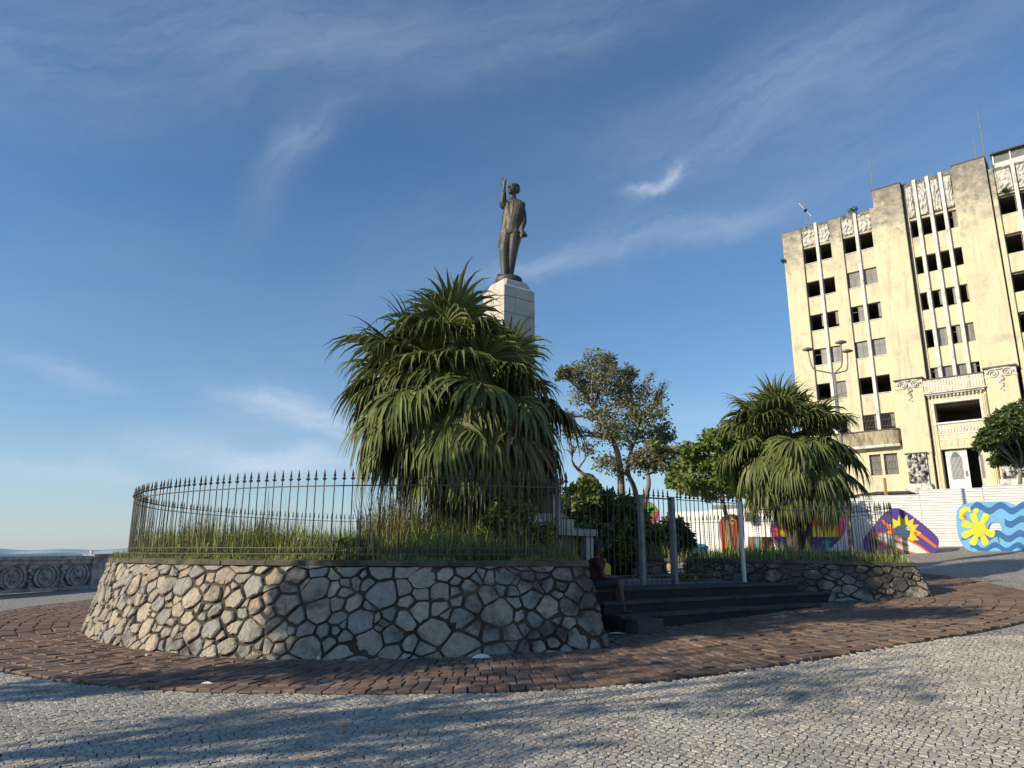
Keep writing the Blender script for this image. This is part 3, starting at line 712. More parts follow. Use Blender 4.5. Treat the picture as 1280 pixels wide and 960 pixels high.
for h in (.09, .20, 1.83):
    mb = MB(); mb.box(((p1 + p2) / 2 + Vector((0, 0, PZ + h))), ((p2 - p1).length - .12, .03, .03), rz); mb.build('rail', M_iron, gate)
tag(MB().box((p3.x, p3.y, PZ + .93), (.065, .065, 1.85), rz).box((p3.x, p3.y, PZ + 1.865), (.08, .08, .016), rz).build('post', M_white, loc=(p3.x, p3.y, PZ)), 'slim pale post at the right end of the gate railing', 'post')

# ------------------------------------------------------------------ monument
MC = Vector((-.10, 18.9, 0)); ra = R(35.4); MR = Matrix.Rotation(ra, 3, 'Z')
mon = thing('monument_pedestal', 'tall square pale stone pedestal on stepped base behind the big palm', 'monument', (MC.x, MC.y, 1.3))
def mblock(z0, z1, s0, s1=None, m=M_sha, name='block', q=0):
    s1 = s1 or s0; vs = []
    rings = []
    for z, s in ((z0, s0), (z1, s1)): rings.append([MC + MR @ Vector((x * s / 2, y * s / 2, z)) for x, y in ((-1, -1), (1, -1), (1, 1), (-1, 1))])
    return MB().loft(rings).build(name, m, mon)
def jrow(z0, z1, s, joints=(0., .5), gap=.014):
    # one course: blocks with open joints, around a core
    h = s / 2
    edges = [(-h, -h + s * .36), (-h + s * .36, h)] if joints[0] else [(-h, h - s * .30), (h - s * .30, h)]
    for x0, x1 in edges:
        for y0, y1 in ((-h, 0), (0, h)):
            vs = [MC + MR @ Vector((x, y, z)) for x in (x0 + gap / 2 * (x0 > -h), x1 - gap / 2 * (x1 < h)) for y in (y0 + gap / 2 * (y0 > -h), y1 - gap / 2 * (y1 < h)) for z in (z0 + gap / 2, z1 - gap / 2)]
            MB().hexa(vs).build('block', M_sha, mon)
zz = 3.5; k = 0
while zz < 8.3:
    h = .66 if k % 2 else .62
    z1_ = min(zz + h, 8.42) if zz + h < 8.1 else 8.42
    jrow(zz, z1_, 1.04, (k % 2,)); zz = z1_; k += 1
mblock(3.4, 8.43, 1.0, name='core', m=M_conc)
def chamf(z, s, c):
    return [MC + MR @ Vector((x * s / 2, y * s / 2, z)) for x, y in ((-1 + c, -1), (1 - c, -1), (1, -1 + c), (1, 1 - c), (1 - c, 1), (-1 + c, 1), (-1, 1 - c), (-1, -1 + c))]
MB().loft([chamf(8.43, 1.04, .02), chamf(8.72, 1.04, .02), chamf(8.79, .93, .12), chamf(8.90, .86, .14), chamf(8.985, .78, .16)]).build('cap_block', M_sha, mon)
mblock(2.45, 3.5, 2.02, 1.95, name='base_block'); mblock(2.2, 2.45, 2.45, name='base_step'); mblock(1.0, 2.2, 2.2, name='base_block')
mblock(2.03, 2.195, 3.3, name='slab'); mblock(1.0, 2.03, 2.5, m=M_conc, name='plinth')
for (a, b) in ((-1, -1), (1, -1)):
    p = MC + MR @ Vector((a * 1.45, b * 1.45, 0)); MB().box((p.x, p.y, 1.5), (.24, .24, 1.05), MR).build('support', M_sha, mon)
mbz = MB(); pl = lambda u, v, q: MC + MR @ Vector((u, -1.0 - q, v))
mbz.prism([[(-.7, 2.6), (.7, 2.6), (.7, 3.35), (-.7, 3.35)]], pl, .0, .04); mbz.build('plaque', M_bron, mon)
# bronze figure groups against the base, mostly behind the palm
mbz = MB()
for (x, y, z, r) in ((-.55, -1.25, 2.75, .22), (-.5, -1.3, 3.15, .17), (-.45, -1.3, 3.42, .12), (-.25, -1.35, 2.7, .2), (-.75, -1.15, 2.65, .2)): mbz.ell(MC + MR @ Vector((x, y, z)), (r, r, r * 1.3))
bgz = mbz.build('figure_group', M_bron, mon, smooth=True); rm = bgz.modifiers.new('r', 'REMESH'); rm.mode = 'VOXEL'; rm.voxel_size = .04; rm.use_smooth_shade = True; mbz = MB()
for (x, y, z, r) in ((1.2, -.3, 2.75, .24), (1.25, -.25, 3.2, .2), (1.22, -.25, 3.55, .13), (1.3, .1, 2.7, .2), (1.15, -.6, 2.75, .2)): mbz.ell(MC + MR @ Vector((x, y, z)), (r, r, r * 1.3))
bgz = mbz.build('figure_group', M_bron, mon, smooth=True); rm = bgz.modifiers.new('r', 'REMESH'); rm.mode = 'VOXEL'; rm.voxel_size = .04; rm.use_smooth_shade = True

# statue
SZ = 8.985
stt = thing('bronze_statue', 'dark bronze man in a tailcoat raising one hand on top of the pedestal', 'statue', (MC.x, MC.y, SZ))
MB().loft([[MC + Vector((r * math.cos(a), r * math.sin(a), SZ + z)) for a in [i * math.pi / 16 for i in range(32)]] for z, r in ((0, .38), (.05, .40), (.16, .38), (.20, .33))]).build('round_plinth', M_bron, stt)
S0 = MC + Vector((-.02, 0, SZ + .19))
def S(x, y, z): return S0 + Vector((x * 1.12 + .02, y, z * 1.03 if z < 2.75 else z * 1.055 - .069))
def ering(c, rx, ry, rot=0, n=16, sup=1.):
    out = []
    for i in range(n):
        a = 2 * math.pi * i / n; x, y = rx * math.cos(a), ry * math.sin(a); out.append(Vector(c) + Vector((x * math.cos(rot) - y * math.sin(rot), x * math.sin(rot) + y * math.cos(rot), 0)))
    return out
def er2(c, rx, ry, n=16): return ering(c, rx * 1.2, ry * 1.15, n=n)
b = MB(); fr_ = R(-20)
# legs and trousers
b.limb([(S(-.11, -.02, .10), .10), (S(-.13, -.03, .45), .125), (S(-.13, -.07, .82), .155), (S(-.07, -.02, 1.35), .20)], 12)
b.limb([(S(-.02, .10, .10), .105), (S(.0, .09, .48), .14), (S(.05, .06, .85), .17), (S(.13, .03, 1.35), .20)], 12)
# shoes
b.limb([(S(-.11, .03, .05), .075), (S(-.17, -.14, .045), .07), (S(-.20, -.24, .035), .05)]); b.limb([(S(.01, .13, .05), .075), (S(.02, .0, .045), .07), (S(.02, -.10, .035), .05)])
# torso under the coat
b.loft([er2(S(.0, 0, 1.28), .24, .17), er2(S(.03, 0, 1.5), .235, .17), er2(S(.07, -.01, 1.75), .24, .185), er2(S(.09, 0, 2.0), .275, .19), er2(S(.09, .01, 2.18), .29, .17), er2(S(.07, .01, 2.30), .20, .13), er2(S(.06, 0, 2.36), .10, .10)])
# coat: shell a little wider, open in front, long tail on the left
b.loft([er2(S(-.29, .0, .96), .03, .07), er2(S(-.235, .02, 1.12), .075, .15), er2(S(-.15, .04, 1.35), .13, .21), er2(S(-.08, .04, 1.6), .17, .21), er2(S(-.04, .03, 1.85), .2, .21), er2(S(.0, .02, 2.05), .2, .2)])
b.loft([er2(S(.16, .12, 1.08), .06, .11), er2(S(.16, .10, 1.3), .10, .14), er2(S(.16, .06, 1.6), .13, .16), er2(S(.20, .03, 1.85), .14, .16), er2(S(.20, .02, 2.05), .15, .16)])
# lapels and bow tie
b.limb([(S(-.02, -.17, 2.22), .035), (S(.0, -.21, 2.0), .03), (S(.05, -.21, 1.75), .022)], 6); b.limb([(S(.12, -.15, 2.22), .035), (S(.13, -.20, 2.0), .03), (S(.10, -.20, 1.75), .022)], 6)
b.ell(S(.03, -.14, 2.33), (.07, .03, .03))
# neck and head, turned a little to the left
b.limb([(S(.05, 0, 2.28), .12), (S(.045, -.03, 2.48), .10)])
hr = Matrix.Rotation(R(-14), 3, 'Z') @ Matrix.Rotation(R(-6), 3, 'X')
hc = S(.055, -.04, 2.66)
def hd(x, y, z): return hc + hr @ Vector((x * 1.15, y * 1.15, z * 1.05))
b.ell(hc, (.148, .172, .195), 14, 10, hr); b.ell(hd(0, -.03, -.09), (.118, .125, .11), 12, 8, hr); b.ell(hd(0, -.10, -.155), (.05, .045, .035), 8, 6, hr)
b.loft([[hd(-.012, -.13, .05), hd(.012, -.13, .05), hd(.012, -.155, .05), hd(-.012, -.155, .05)], [hd(-.026, -.12, -.045), hd(.026, -.12, -.045), hd(.02, -.20, -.04), hd(-.02, -.20, -.04)]])
b.ell(hd(-.13, .0, -.01), (.02, .035, .045), 8, 6, hr); b.ell(hd(.13, .0, -.01), (.02, .035, .045), 8, 6, hr)
b.ell(hd(-.05, -.135, .045), (.045, .02, .014), 8, 5, hr); b.ell(hd(.05, -.135, .045), (.045, .02, .014), 8, 5, hr); b.ell(hd(0, -.15, -.085), (.045, .02, .012), 8, 5, hr); b.ell(hd(0, -.145, -.108), (.035, .02, .012), 8, 5, hr)
# raised right arm (viewer's left): short upper arm forward, forearm up, open hand
b.limb([(S(-.12, -.02, 2.20), .145), (S(-.17, -.08, 2.20), .135), (S(-.19, -.12, 2.25), .115)], 12)
b.limb([(S(-.19, -.12, 2.26), .115), (S(-.175, -.14, 2.42), .095), (S(-.165, -.15, 2.56), .078)], 10); b.limb([(S(-.165, -.15, 2.55), .055), (S(-.155, -.155, 2.74), .048)], 10)
b.ell(S(-.15, -.16, 2.82), (.062, .034, .08))
for (x0, dx, ln, r) in ((-.19, -.035, .115, .015), (-.165, -.012, .135, .016), (-.137, .006, .13, .016), (-.112, .022, .105, .014)):
    b.limb([(S(x0, -.16, 2.87), r + .005), (S(x0 + dx * .6, -.175, 2.87 + ln * .55), r + .002), (S(x0 + dx, -.19, 2.87 + ln), r)], 7)
b.limb([(S(-.19, -.16, 2.79), .024), (S(-.245, -.18, 2.83), .020), (S(-.265, -.19, 2.88), .017)], 7)
# left arm hanging, hand holding a hat at the hip
b.limb([(S(.27, .02, 2.12), .115), (S(.335, .05, 1.85), .095), (S(.345, .06, 1.62), .085), (S(.33, -.02, 1.42), .065), (S(.345, -.07, 1.30), .05)], 12)
b.ell(S(.35, -.09, 1.22), (.05, .04, .075)); 
for k in range(4): b.limb([(S(.325 + k * .018, -.115, 1.20), .015), (S(.33 + k * .02, -.125, 1.14), .014), (S(.345 + k * .02, -.10, 1.10), .012)], 6)
b.loft([er2(S(.38, -.02, 1.20), .095, .11, n=14), er2(S(.38, -.02, 1.23), .095, .11, n=14)]); b.loft([er2(S(.37, -.02, 1.22), .065, .08, n=14), er2(S(.37, -.02, 1.32), .06, .07, n=14)])
bo = b.build('body', M_bron, stt, smooth=True); rm = bo.modifiers.new('r', 'REMESH'); rm.mode = 'VOXEL'; rm.voxel_size = .017; rm.use_smooth_shade = True
# hair as a swept bronze cap
hb = MB(); hb.ell(hd(0, .045, .055), (.155, .165, .165), 14, 8, hr); hb.ell(hd(.10, .05, -.01), (.07, .12, .12), 8, 6, hr); hb.ell(hd(-.10, .07, .0), (.055, .10, .11), 8, 6, hr)
for k in range(9):
    a = R(-150 + k * 38); hb.ell(hd(.10 * math.cos(a), .05 + .10 * math.sin(a), .12), (.05, .05, .045), 7, 5, hr)
ho = hb.build('hair', M_bron, stt, smooth=True)
for o_ in (bo, ho): o_.rotation_euler = (0, R(1.5), R(-24))

# ------------------------------------------------------------------ palms
def frond_mesh(elev, seed, R0=1.15, Lp=1.0, nseg=27, droop=1.0, mats=None):
    rr = random.Random(seed); mb = MB(); p = Vector((math.cos(elev), 0, math.sin(elev)))
    # petiole bends down under the blade's weight
    pts = [Vector((0, 0, 0))]; d = p.copy(); n = 6
    for i in range(n):
        d = (d + Vector((0, 0, -1)) * .030 * droop * math.cos(elev) * (1 + i * .4)).normalized(); pts.append(pts[-1] + d * Lp / n)
    mb.tube(pts, [.020 - .0016 * i for i in range(len(pts))], 5, mi=1)
    h = pts[-1]; side = Vector((0, 1, 0)); d = d.normalized(); up = side.cross(d) * -1
    for k in range(nseg):
        u = (k / (nseg - 1)) * 2 - 1; a = u * R(118)
        L = R0 * (.62 + .38 * math.cos(a * .62)) * rr.uniform(.88, 1.08)
        fold = .22 * abs(u) + .06
        dr = (d * math.cos(a) + side * math.sin(a) + up * fold * .6).normalized()
        nrm = dr.cross(up).normalized()
        w0 = .020 + 0.0; path = [h + dr * .02]; dd = dr.copy(); m = 5; dk = droop * rr.uniform(.6, 1.5)
        for i in range(m):
            t = (i + 1) / m; dd = (dd + Vector((0, 0, -1)) * dk * (.06 + .62 * max(0, t - .35) ** 1.3)).normalized(); path.append(path[-1] + dd * L / m)
        wid = [.013, .048, .050, .029, .012, .0012]
        tw = rr.uniform(-.35, .35); vs = []; fs = []
        for i, q in enumerate(path):
            dirn = (path[min(i + 1, m)] - path[max(i - 1, 0)]).normalized(); sd = dirn.cross(up)
            sd = sd.normalized() if sd.length > .05 else nrm
            sd = (Matrix.Rotation(tw * i / m, 3, dirn) @ sd); nn = sd.cross(dirn)
            w = wid[i] * R0 / 1.15 * 1.12
            vs += [q - sd * w + nn * w * .35, q - nn * w * .1, q + sd * w + nn * w * .35]
        for i in range(m):
            a0, b0 = i * 3, (i + 1) * 3; fs += [(a0, a0 + 1, b0 + 1, b0), (a0 + 1, a0 + 2, b0 + 2, b0 + 1)]
        mb.add(vs, fs)
        if rr.random() < .55:   # hanging thread-like split tip
            q = path[-2]; e = q + Vector((rr.uniform(-.03, .03), rr.uniform(-.03, .03), -rr.uniform(.12, .34))); mb.add([q + side * .006, q - side * .006, e], [(0, 1, 2)])
    me = bpy.data.meshes.new('frond'); me.from_pydata(mb.v, [], mb.f)
    for m_ in (mats or [M_leafP, M_leafP]): me.materials.append(m_)
    me.polygons.foreach_set('material_index', mb.m); return me
ELS = [80, 60, 42, 24, 6, -12, -30, -50]
LPS = {80: .6, 60: .85, 42: 1.05, 24: 1.2, 6: 1.25, -12: 1.2, -30: 1.0, -50: .75}
DRP = {80: .9, 60: 1.2, 42: 1.9, 24: 2.9, 6: 3.9, -12: 4.4, -30: 4.2, -50: 3.2}
FR = {e: [frond_mesh(R(e), 10 * i + j, Lp=LPS[e], droop=DRP[e], R0=1.24) for j in range(3)] for i, e in enumerate(ELS)}
FRD = {e: [frond_mesh(R(e), 700 + i * 5 + j, Lp=LPS[e], droop=2.3, mats=[M_leafD, M_leafD]) for j in range(2)] for i, e in enumerate(ELS[4:])}
def palm(label, base, heads, sc, seed, trunk_r=.17, side=None):
    """heads: (dx, dy, z of the crown heart, fronds per step, depth of the skirt)"""
    rr = random.Random(seed); root = thing('fan_palm', label, 'palm tree', base, 'fan palms in the walled garden')
    bx, by, bz = base; ga = 2.39996; k = 0
    for dx, dy, zt, cnts, dz in heads:
        top_ = Vector((bx + dx, by + dy, zt)); bot_ = Vector((bx + dx * .35, by + dy * .35, bz - .1))
        ax = lambda t: bot_.lerp(top_, t) + Vector((.05 * math.sin(t * 5), .04 * math.cos(t * 4), 0))
        MB().tube([ax(i / 10) for i in range(11)], [trunk_r * (1.25 - .35 * i / 10) * (1 + .05 * (-1) ** i) for i in range(11)], 10).build('trunk', M_trunkP, root, smooth=True)
        tot = sum(cnts); done = 0
        for ei, cnt in enumerate(cnts):
            for i in range(cnt):
                u = done / tot; done += 1; az = ga * k + rr.uniform(-.3, .3); k += 1; el = ELS[ei]
                z = zt - dz * u ** 1.3 + rr.uniform(-.12, .12); t = (z - bz) / (zt - bz); p = ax(t)
                s_ = sc * rr.uniform(.85, 1.15)
                if side and el > 30: s_ *= 1 - side * max(0, math.cos(az)) 
                ms = FRD[el] if (el in FRD and rr.random() < .07) else FR[el]
                inst('frond', rr.choice(ms), root, (p.x + .10 * math.cos(az), p.y + .10 * math.sin(az), z), (rr.uniform(-.22, .22), rr.uniform(-.16, .16), az), (s_, s_, s_))
    return root
palm('big shaggy fan palm with drooping leaves in front of the pedestal', (-.95, 14.35, 1.40),
     [(-.22, .1, 5.55, (3, 8, 11, 9, 7, 4, 1, 0), .6), (-.80, -.1, 5.0, (1, 5, 9, 10, 9, 6, 0, 0), .55), (.60, .0, 4.8, (0, 4, 8, 10, 10, 7, 1, 0), .6), (.0, -.35, 4.7, (0, 1, 5, 9, 10, 8, 4, 1), .65)], 1.0, 5, side=.30)
palm('smaller fan palm with yellowish lower leaves at the right end of the garden', (8.0, 20.3, 1.32),
     [(-.28, 0, 5.15, (4, 8, 10, 10, 10, 9, 6, 2), 1.15), (.48, .2, 4.85, (2, 5, 9, 10, 10, 9, 6, 2), 1.15)], .88, 11, trunk_r=.16)

# ------------------------------------------------------------------ broadleaf trees and shrubs
def leaf_cloud(mb, c, r, n, size, rr, up=.3):
    for _ in range(n):
        while True:
            v = Vector((rr.uniform(-1, 1), rr.uniform(-1, 1), rr.uniform(-1, 1)))
            if v.length < 1: break
        v *= (.35 + .65 * rr.random() ** .5) / max(v.length, .3) * v.length ** .4
        p = Vector(c) + Vector((v.x * r[0], v.y * r[1], v.z * r[2]))
        a = Vector((rr.gauss(0, 1), rr.gauss(0, 1), rr.gauss(0, .7) - .3)).normalized(); b_ = a.cross(Vector((rr.gauss(0, 1), rr.gauss(0, 1), rr.gauss(0, 1)))).normalized()
        s = size * rr.uniform(.6, 1.3); n_ = a.cross(b_)
        mb.add([p, p + a * s * .5 + b_ * s * .26 + n_ * s * .05, p + a * s, p + a * s * .5 - b_ * s * .26 + n_ * s * .05], [(0, 1, 2), (0, 2, 3)])
def limb_path(a, b, rr, wob=.12, n=6):
    a, b = Vector(a), Vector(b); L = (b - a).length; pts = []
    o1 = Vector((rr.uniform(-1, 1), rr.uniform(-1, 1), rr.uniform(-.3, .8))) * wob * L
    for i in range(n + 1):
        t = i / n; pts.append(a.lerp(b, t) + o1 * math.sin(math.pi * t) + Vector((rr.uniform(-1, 1), rr.uniform(-1, 1), rr.uniform(-1, 1))) * wob * .12 * L * (0 < i < n))
    return pts
def tree(name, label, cat, stems, clumps, Y, leaf, size, seed, dens=1., twigs=7, tr=.16, group=None, bare=(), flat_=.85):
    """stems: list of pixel paths for the trunks; clumps: (px, py, radius px, density) unprojected at depth Y +- spread"""
    rr = random.Random(seed); s = Y / 900
    b0 = atY(stems[0][0][0], stems[0][0][1], Y); root = thing(name, label, cat, (b0.x, b0.y, g(b0.x, b0.y)), group)
    nodes = []; tk = MB()
    for k, path in enumerate(stems):
        pts = [atY(px, py, Y + (k * .5 - .3) + rr.uniform(-.2, .2)) for px, py in path]
        pts[0].z = g(pts[0].x, pts[0].y) - .1
        f = spline([tuple(p) for p in pts], 5); r0 = tr * (1 if k == 0 else .75)
        tk.tube(f, [r0 * (1 - .62 * i / (len(f) - 1)) for i in range(len(f))], 9); nodes += [(p, r0 * (1 - .62 * i / (len(f) - 1))) for i, p in enumerate(f) if i > len(f) * .35]
    cl = MB(); br = MB(); wd = max(c[2] for c in clumps) * s
    for (px, py, pr, dn) in clumps:
        c = atY(px, py, Y + rr.uniform(-1, 1) * wd * 1.5); r = pr * s
        nd, nr = min(nodes, key=lambda q: (q[0] - c).length + max(0, q[0].z - c.z) * 2.5)
        pts = limb_path(nd, c, rr); br.tube(pts, [nr * .55 * (1 - .75 * i / 6) + .008 for i in range(7)], 6)
        for t in range(twigs):
            d = Vector((rr.gauss(0, 1), rr.gauss(0, 1), rr.gauss(.35, .8))).normalized(); st_ = rr.choice(pts[3:]); e = c + Vector((d.x, d.y, d.z)) * r * rr.uniform(.7, 1.2)
            tp = limb_path(st_, e, rr, .1, 4); br.tube(tp, [.018, .014, .011, .008, .004], 4)
            if dn > .05: leaf_cloud(cl, e.lerp(c, .25), (r * .42, r * .42, r * .36), int(34 * dn * dens), size, rr)
        if dn > .05: leaf_cloud(cl, c, (r, r, r * flat_), int(170 * dn * dens), size, rr)
    tk.build('trunk', M_bark, root, smooth=True); br.build('branches', M_bark, root, smooth=True); cl.build('crown', leaf, root, fix=False)
    return root
tree('broadleaf_tree', 'open crowned tree with twisting trunk and bare twigs right of the pedestal', 'tree',
     [[(779, 660), (777, 620), (775, 585), (770, 560), (757, 535), (742, 512)], [(797, 655), (796, 625), (785, 590), (790, 560), (800, 530)], [(765, 655), (748, 610), (728, 592), (716, 580)]],
     [(746, 452, 22, .9), (722, 470, 20, 1.1), (704, 468, 12, .9), (762, 476, 24, 1.2), (735, 498, 24, 1.1), (783, 470, 17, 1.0), (790, 500, 24, .9), (771, 515, 24, .8), (812, 492, 20, .45), (828, 500, 14, .15),
      (818, 520, 20, .8), (832, 540, 16, .8), (806, 548, 24, .8), (780, 548, 20, .7), (752, 540, 16, .5), (714, 540, 12, .5), (708, 522, 10, .6), (755, 578, 18, .55), (800, 580, 20, .8), (735, 560, 12, .25), (820, 575, 14, .6), (775, 590, 12, .3),
      (815, 468, 10, 0.), (830, 480, 9, 0.), (742, 478, 20, .9), (775, 495, 22, .8), (798, 525, 20, .7), (760, 455, 14, .6), (768, 540, 18, .6), (822, 552, 16, .7), (745, 520, 16, .6), (718, 560, 16, 0.), (725, 545, 14, .06)], 26, M_leafA, .13, 21, dens=.80, tr=.16, twigs=18)
tree('broadleaf_tree', 'dark slender leaning tree behind the gate post', 'tree', [[(803, 690), (805, 640), (811, 605), (808, 585)]],
     [(800, 572, 14, .7), (822, 580, 16, .9), (835, 568, 14, .8), (815, 560, 14, .5)], 24.5, M_leafA, .18, 22, tr=.13, dens=.9, twigs=6)
tree('broadleaf_tree', 'bushy light green tree between the bare tree and the small palm', 'tree', [[(925, 700), (926, 640), (922, 605)], [(918, 690), (905, 632), (895, 610)]],
     [(852, 585, 18, 1.2), (868, 567, 20, 1.2), (892, 552, 20, 1.3), (915, 546, 20, 1.3), (938, 550, 18, 1.2), (880, 588, 24, 1.5), (905, 580, 26, 1.5), (930, 580, 24, 1.5), (862, 606, 20, 1.3), (888, 612, 18, 1.4), (845, 600, 12, .8),
      (935, 608, 18, 1.3), (912, 604, 20, 1.4), (950, 590, 18, 1.2), (958, 565, 14, 1.1)], 31, M_leafB, .26, 33, dens=1.25, tr=.17)
tree('broadleaf_tree', 'round dark green tree in front of the palace door at the right edge', 'tree', [[(1272, 690), (1274, 620), (1276, 585)]],
     [(1240, 548, 15, 1.5), (1256, 532, 18, 1.6), (1275, 522, 20, 1.6), (1295, 515, 20, 1.6), (1250, 560, 16, 1.5), (1270, 552, 22, 1.7), (1292, 550, 22, 1.6), (1275, 575, 17, 1.4), (1262, 572, 14, 1.2), (1300, 575, 20, 1.4), (1315, 535, 22, 1.5), (1262, 512, 10, .9), (1318, 560, 20, 1.3), (1228, 556, 9, .8), (1243, 527, 9, .9), (1285, 503, 9, .8), (1247, 577, 9, .7), (1300, 590, 12, .8), (1236, 540, 8, .7)], 36, M_leafC, .24, 44, dens=1.4, tr=.16, flat_=.62)
tree('shrub', 'big dark glossy shrub behind the railing left of the gate', 'shrub', [[(745, 720), (745, 700), (745, 680)], [(775, 720), (775, 700), (778, 690)]],
     [(716, 618, 16, 1.6), (736, 612, 17, 1.6), (755, 625, 18, 1.8), (722, 640, 24, 2.2), (748, 648, 28, 2.4), (772, 650, 26, 2.4), (790, 655, 24, 2.2), (735, 675, 28, 2.2), (765, 682, 30, 2.4), (795, 690, 26, 2.2), (810, 668, 22, 2.0), (820, 690, 22, 2.0), (785, 632, 14, 1.6), (760, 710, 24, 1.8), (710, 690, 24, 1.8)],
     21.2, M_leafH, .20, 51, dens=1.3, tr=.05, twigs=4)
tree('shrub', 'small dark shrub seen through the gate', 'shrub', [[(848, 712), (848, 700), (848, 690)]], [(840, 660, 16, 1.8), (852, 668, 14, 1.8), (848, 682, 17, 2.0), (828, 672, 14, 1.6), (836, 690, 16, 1.8), (860, 680, 8, 1.)], 22.2, M_leafC, .18, 52, dens=1.3, tr=.04, twigs=3)
tree('shrub', 'leafy green shrub at the foot of the big palm, right side', 'shrub', [[(645, 700), (645, 690), (645, 680)]], [(612, 650, 16, .9), (632, 640, 20, 1.), (655, 650, 18, 1.1), (640, 668, 22, 1.4), (615, 675, 18, 1.3), (662, 675, 18, 1.3), (680, 665, 14, .8), (622, 622, 16, .6), (600, 668, 14, 1.2), (648, 640, 18, 1.1)], 13.1, M_leafB, .10, 53, dens=1.2, tr=.03, twigs=5)
tree('shrub', 'low dark broad-leaved plant by the railing, left of the big palm', 'plant', [[(432, 702), (432, 697), (432, 690)]], [(425, 688, 12, .9), (440, 684, 12, .9), (452, 692, 9, .8), (415, 693, 9, .8)], 12.5, M_leafC, .16, 54, dens=.8, tr=.02, twigs=3)
tree('shrub', 'weedy green bush growing at the foot of the inner wall', 'shrub', [[(862, 728), (862, 722), (864, 710)]], [(862, 712, 8, 1.), (868, 700, 9, .9), (858, 722, 8, .9), (874, 716, 7, .8)], 18.0, M_leafB, .10, 55, dens=.8, tr=.02, twigs=3)

# grass
def grass(name, label, region, n, hmin, hmax, m, seed, zf, w=.012, lean=.35, pref=None):
    rr = random.Random(seed); mb = MB(); x0, x1, y0, y1, test = region; c = 0; tries = 0
    while c < n and tries < n * 30:
        tries += 1
        x, y = rr.uniform(x0, x1), rr.uniform(y0, y1)
        if not test(x, y): continue
        if pref and rr.random() > pref(x, y): continue
        c += 1; h = hmin + (hmax - hmin) * rr.random() ** 1.6; h *= 1 + .35 * math.sin(x * 1.7 + y) * math.sin(y * 1.3) + .25 * math.sin(x * 5.1 + 2 * math.sin(y * 3.7)) + .12 * math.sin(x * 13 + y * 7); a = rr.uniform(0, 2 * math.pi); l = rr.uniform(.05, lean) * h
        d = Vector((math.cos(a), math.sin(a), 0)); s = Vector((-d.y, d.x, 0)) * w * rr.uniform(.6, 1.4); p = Vector((x, y, zf(x, y) - .03))
        p1_ = p + d * l * .3 + Vector((0, 0, h * .55)); p2_ = p + d * l + Vector((0, 0, h))
        mb.add([p - s, p + s, p1_ + s * .8, p1_ - s * .8, p2_], [(0, 1, 2, 3), (3, 2, 4)])
    return tag(mb.build(name, m, fix=False), label, 'grass', kind='stuff')
lpoly = lp
grass('coping_weeds', 'short tufts creeping over the wall coping', (-9.8, 1.3, 11.4, 22, lambda x, y: 7.70 < (Vector((x, y, 0)) - GC).length < 8.16 and inside((x, y), lpoly) and math.sin(x * 3.1) * math.sin(y * 4.3 + 1) + .4 * math.sin(x * 11) > -.1), 5200, .03, .13, M_grass, 12, lambda x, y: WT + .09, w=.006)
ingard = lambda x, y: inside((x, y), lpoly) and (Vector((x, y, 0)) - GC).length < 7.72
grass('grass', 'tall bright grass growing over the round garden bed', (-9.6, 1.5, 11.6, 24, ingard), 44000, .12, .70, M_grass, 1, lambda x, y: WT, pref=lambda x, y: 1. if y < 15 or x < -6.5 else .35)
grass('weeds', 'taller mixed weeds with thin seed stems behind the left railing', (-9.6, .8, 11.6, 20, lambda x, y: ingard(x, y) and math.sin(x * 2.3 + 1) + math.sin(y * 2.9 + x) > .2), 2600, .45, 1.05, M_gdry, 41, lambda x, y: WT, w=.006, lean=.5)
grass('dry_grass', 'tall dry seeding grass around the big palm', (-3.4, .6, 13.2, 16.5, lambda x, y: ((x + 1.6) / 1.5) ** 2 + ((y - 14.6) / 1.2) ** 2 < 1), 2600, .5, 1.5, M_gdry, 2, lambda x, y: WT, w=.010, lean=.45, pref=lambda x, y: 1 if x < -1.2 else .4)
rin = [(p.x, p.y) for p in Rt]
grass('grass', 'grass on the right-hand garden bed around the small palm', (3, 10, 17.4, 26, lambda x, y: inside((x, y), rin)), 16000, .15, .48, M_grass, 3, lambda x, y: WT - .07, w=.014)
rg = random.Random(5); mb = MB()
for (px, py, n_, sp_) in ((155, 864, 130, .16), (96, 858, 50, .07), (313, 915, 24, .05), (515, 866, 60, .2), (895, 866, 110, .12), (60, 866, 20, .05), (700, 862, 30, .3)):
    c = gr(px, py)
    for _ in range(n_):
        p = Vector((c.x + rg.gauss(0, sp_), c.y + rg.gauss(0, sp_ * .35), 0)); p.z = g(p.x, p.y) + .012; a = rg.uniform(0, 6.3); d = Vector((math.cos(a), math.sin(a), 0)) * rg.uniform(.01, .035)
        s = Vector((-d.y, d.x, 0)).normalized() * .004; mb.add([p - s, p + s, p + d + Vector((0, 0, rg.uniform(.02, .05)))], [(0, 1, 2)])
tag(mb.build('paving_weeds', M_grass, fix=False), 'little weeds sprouting between the paving stones', 'weeds', kind='stuff')

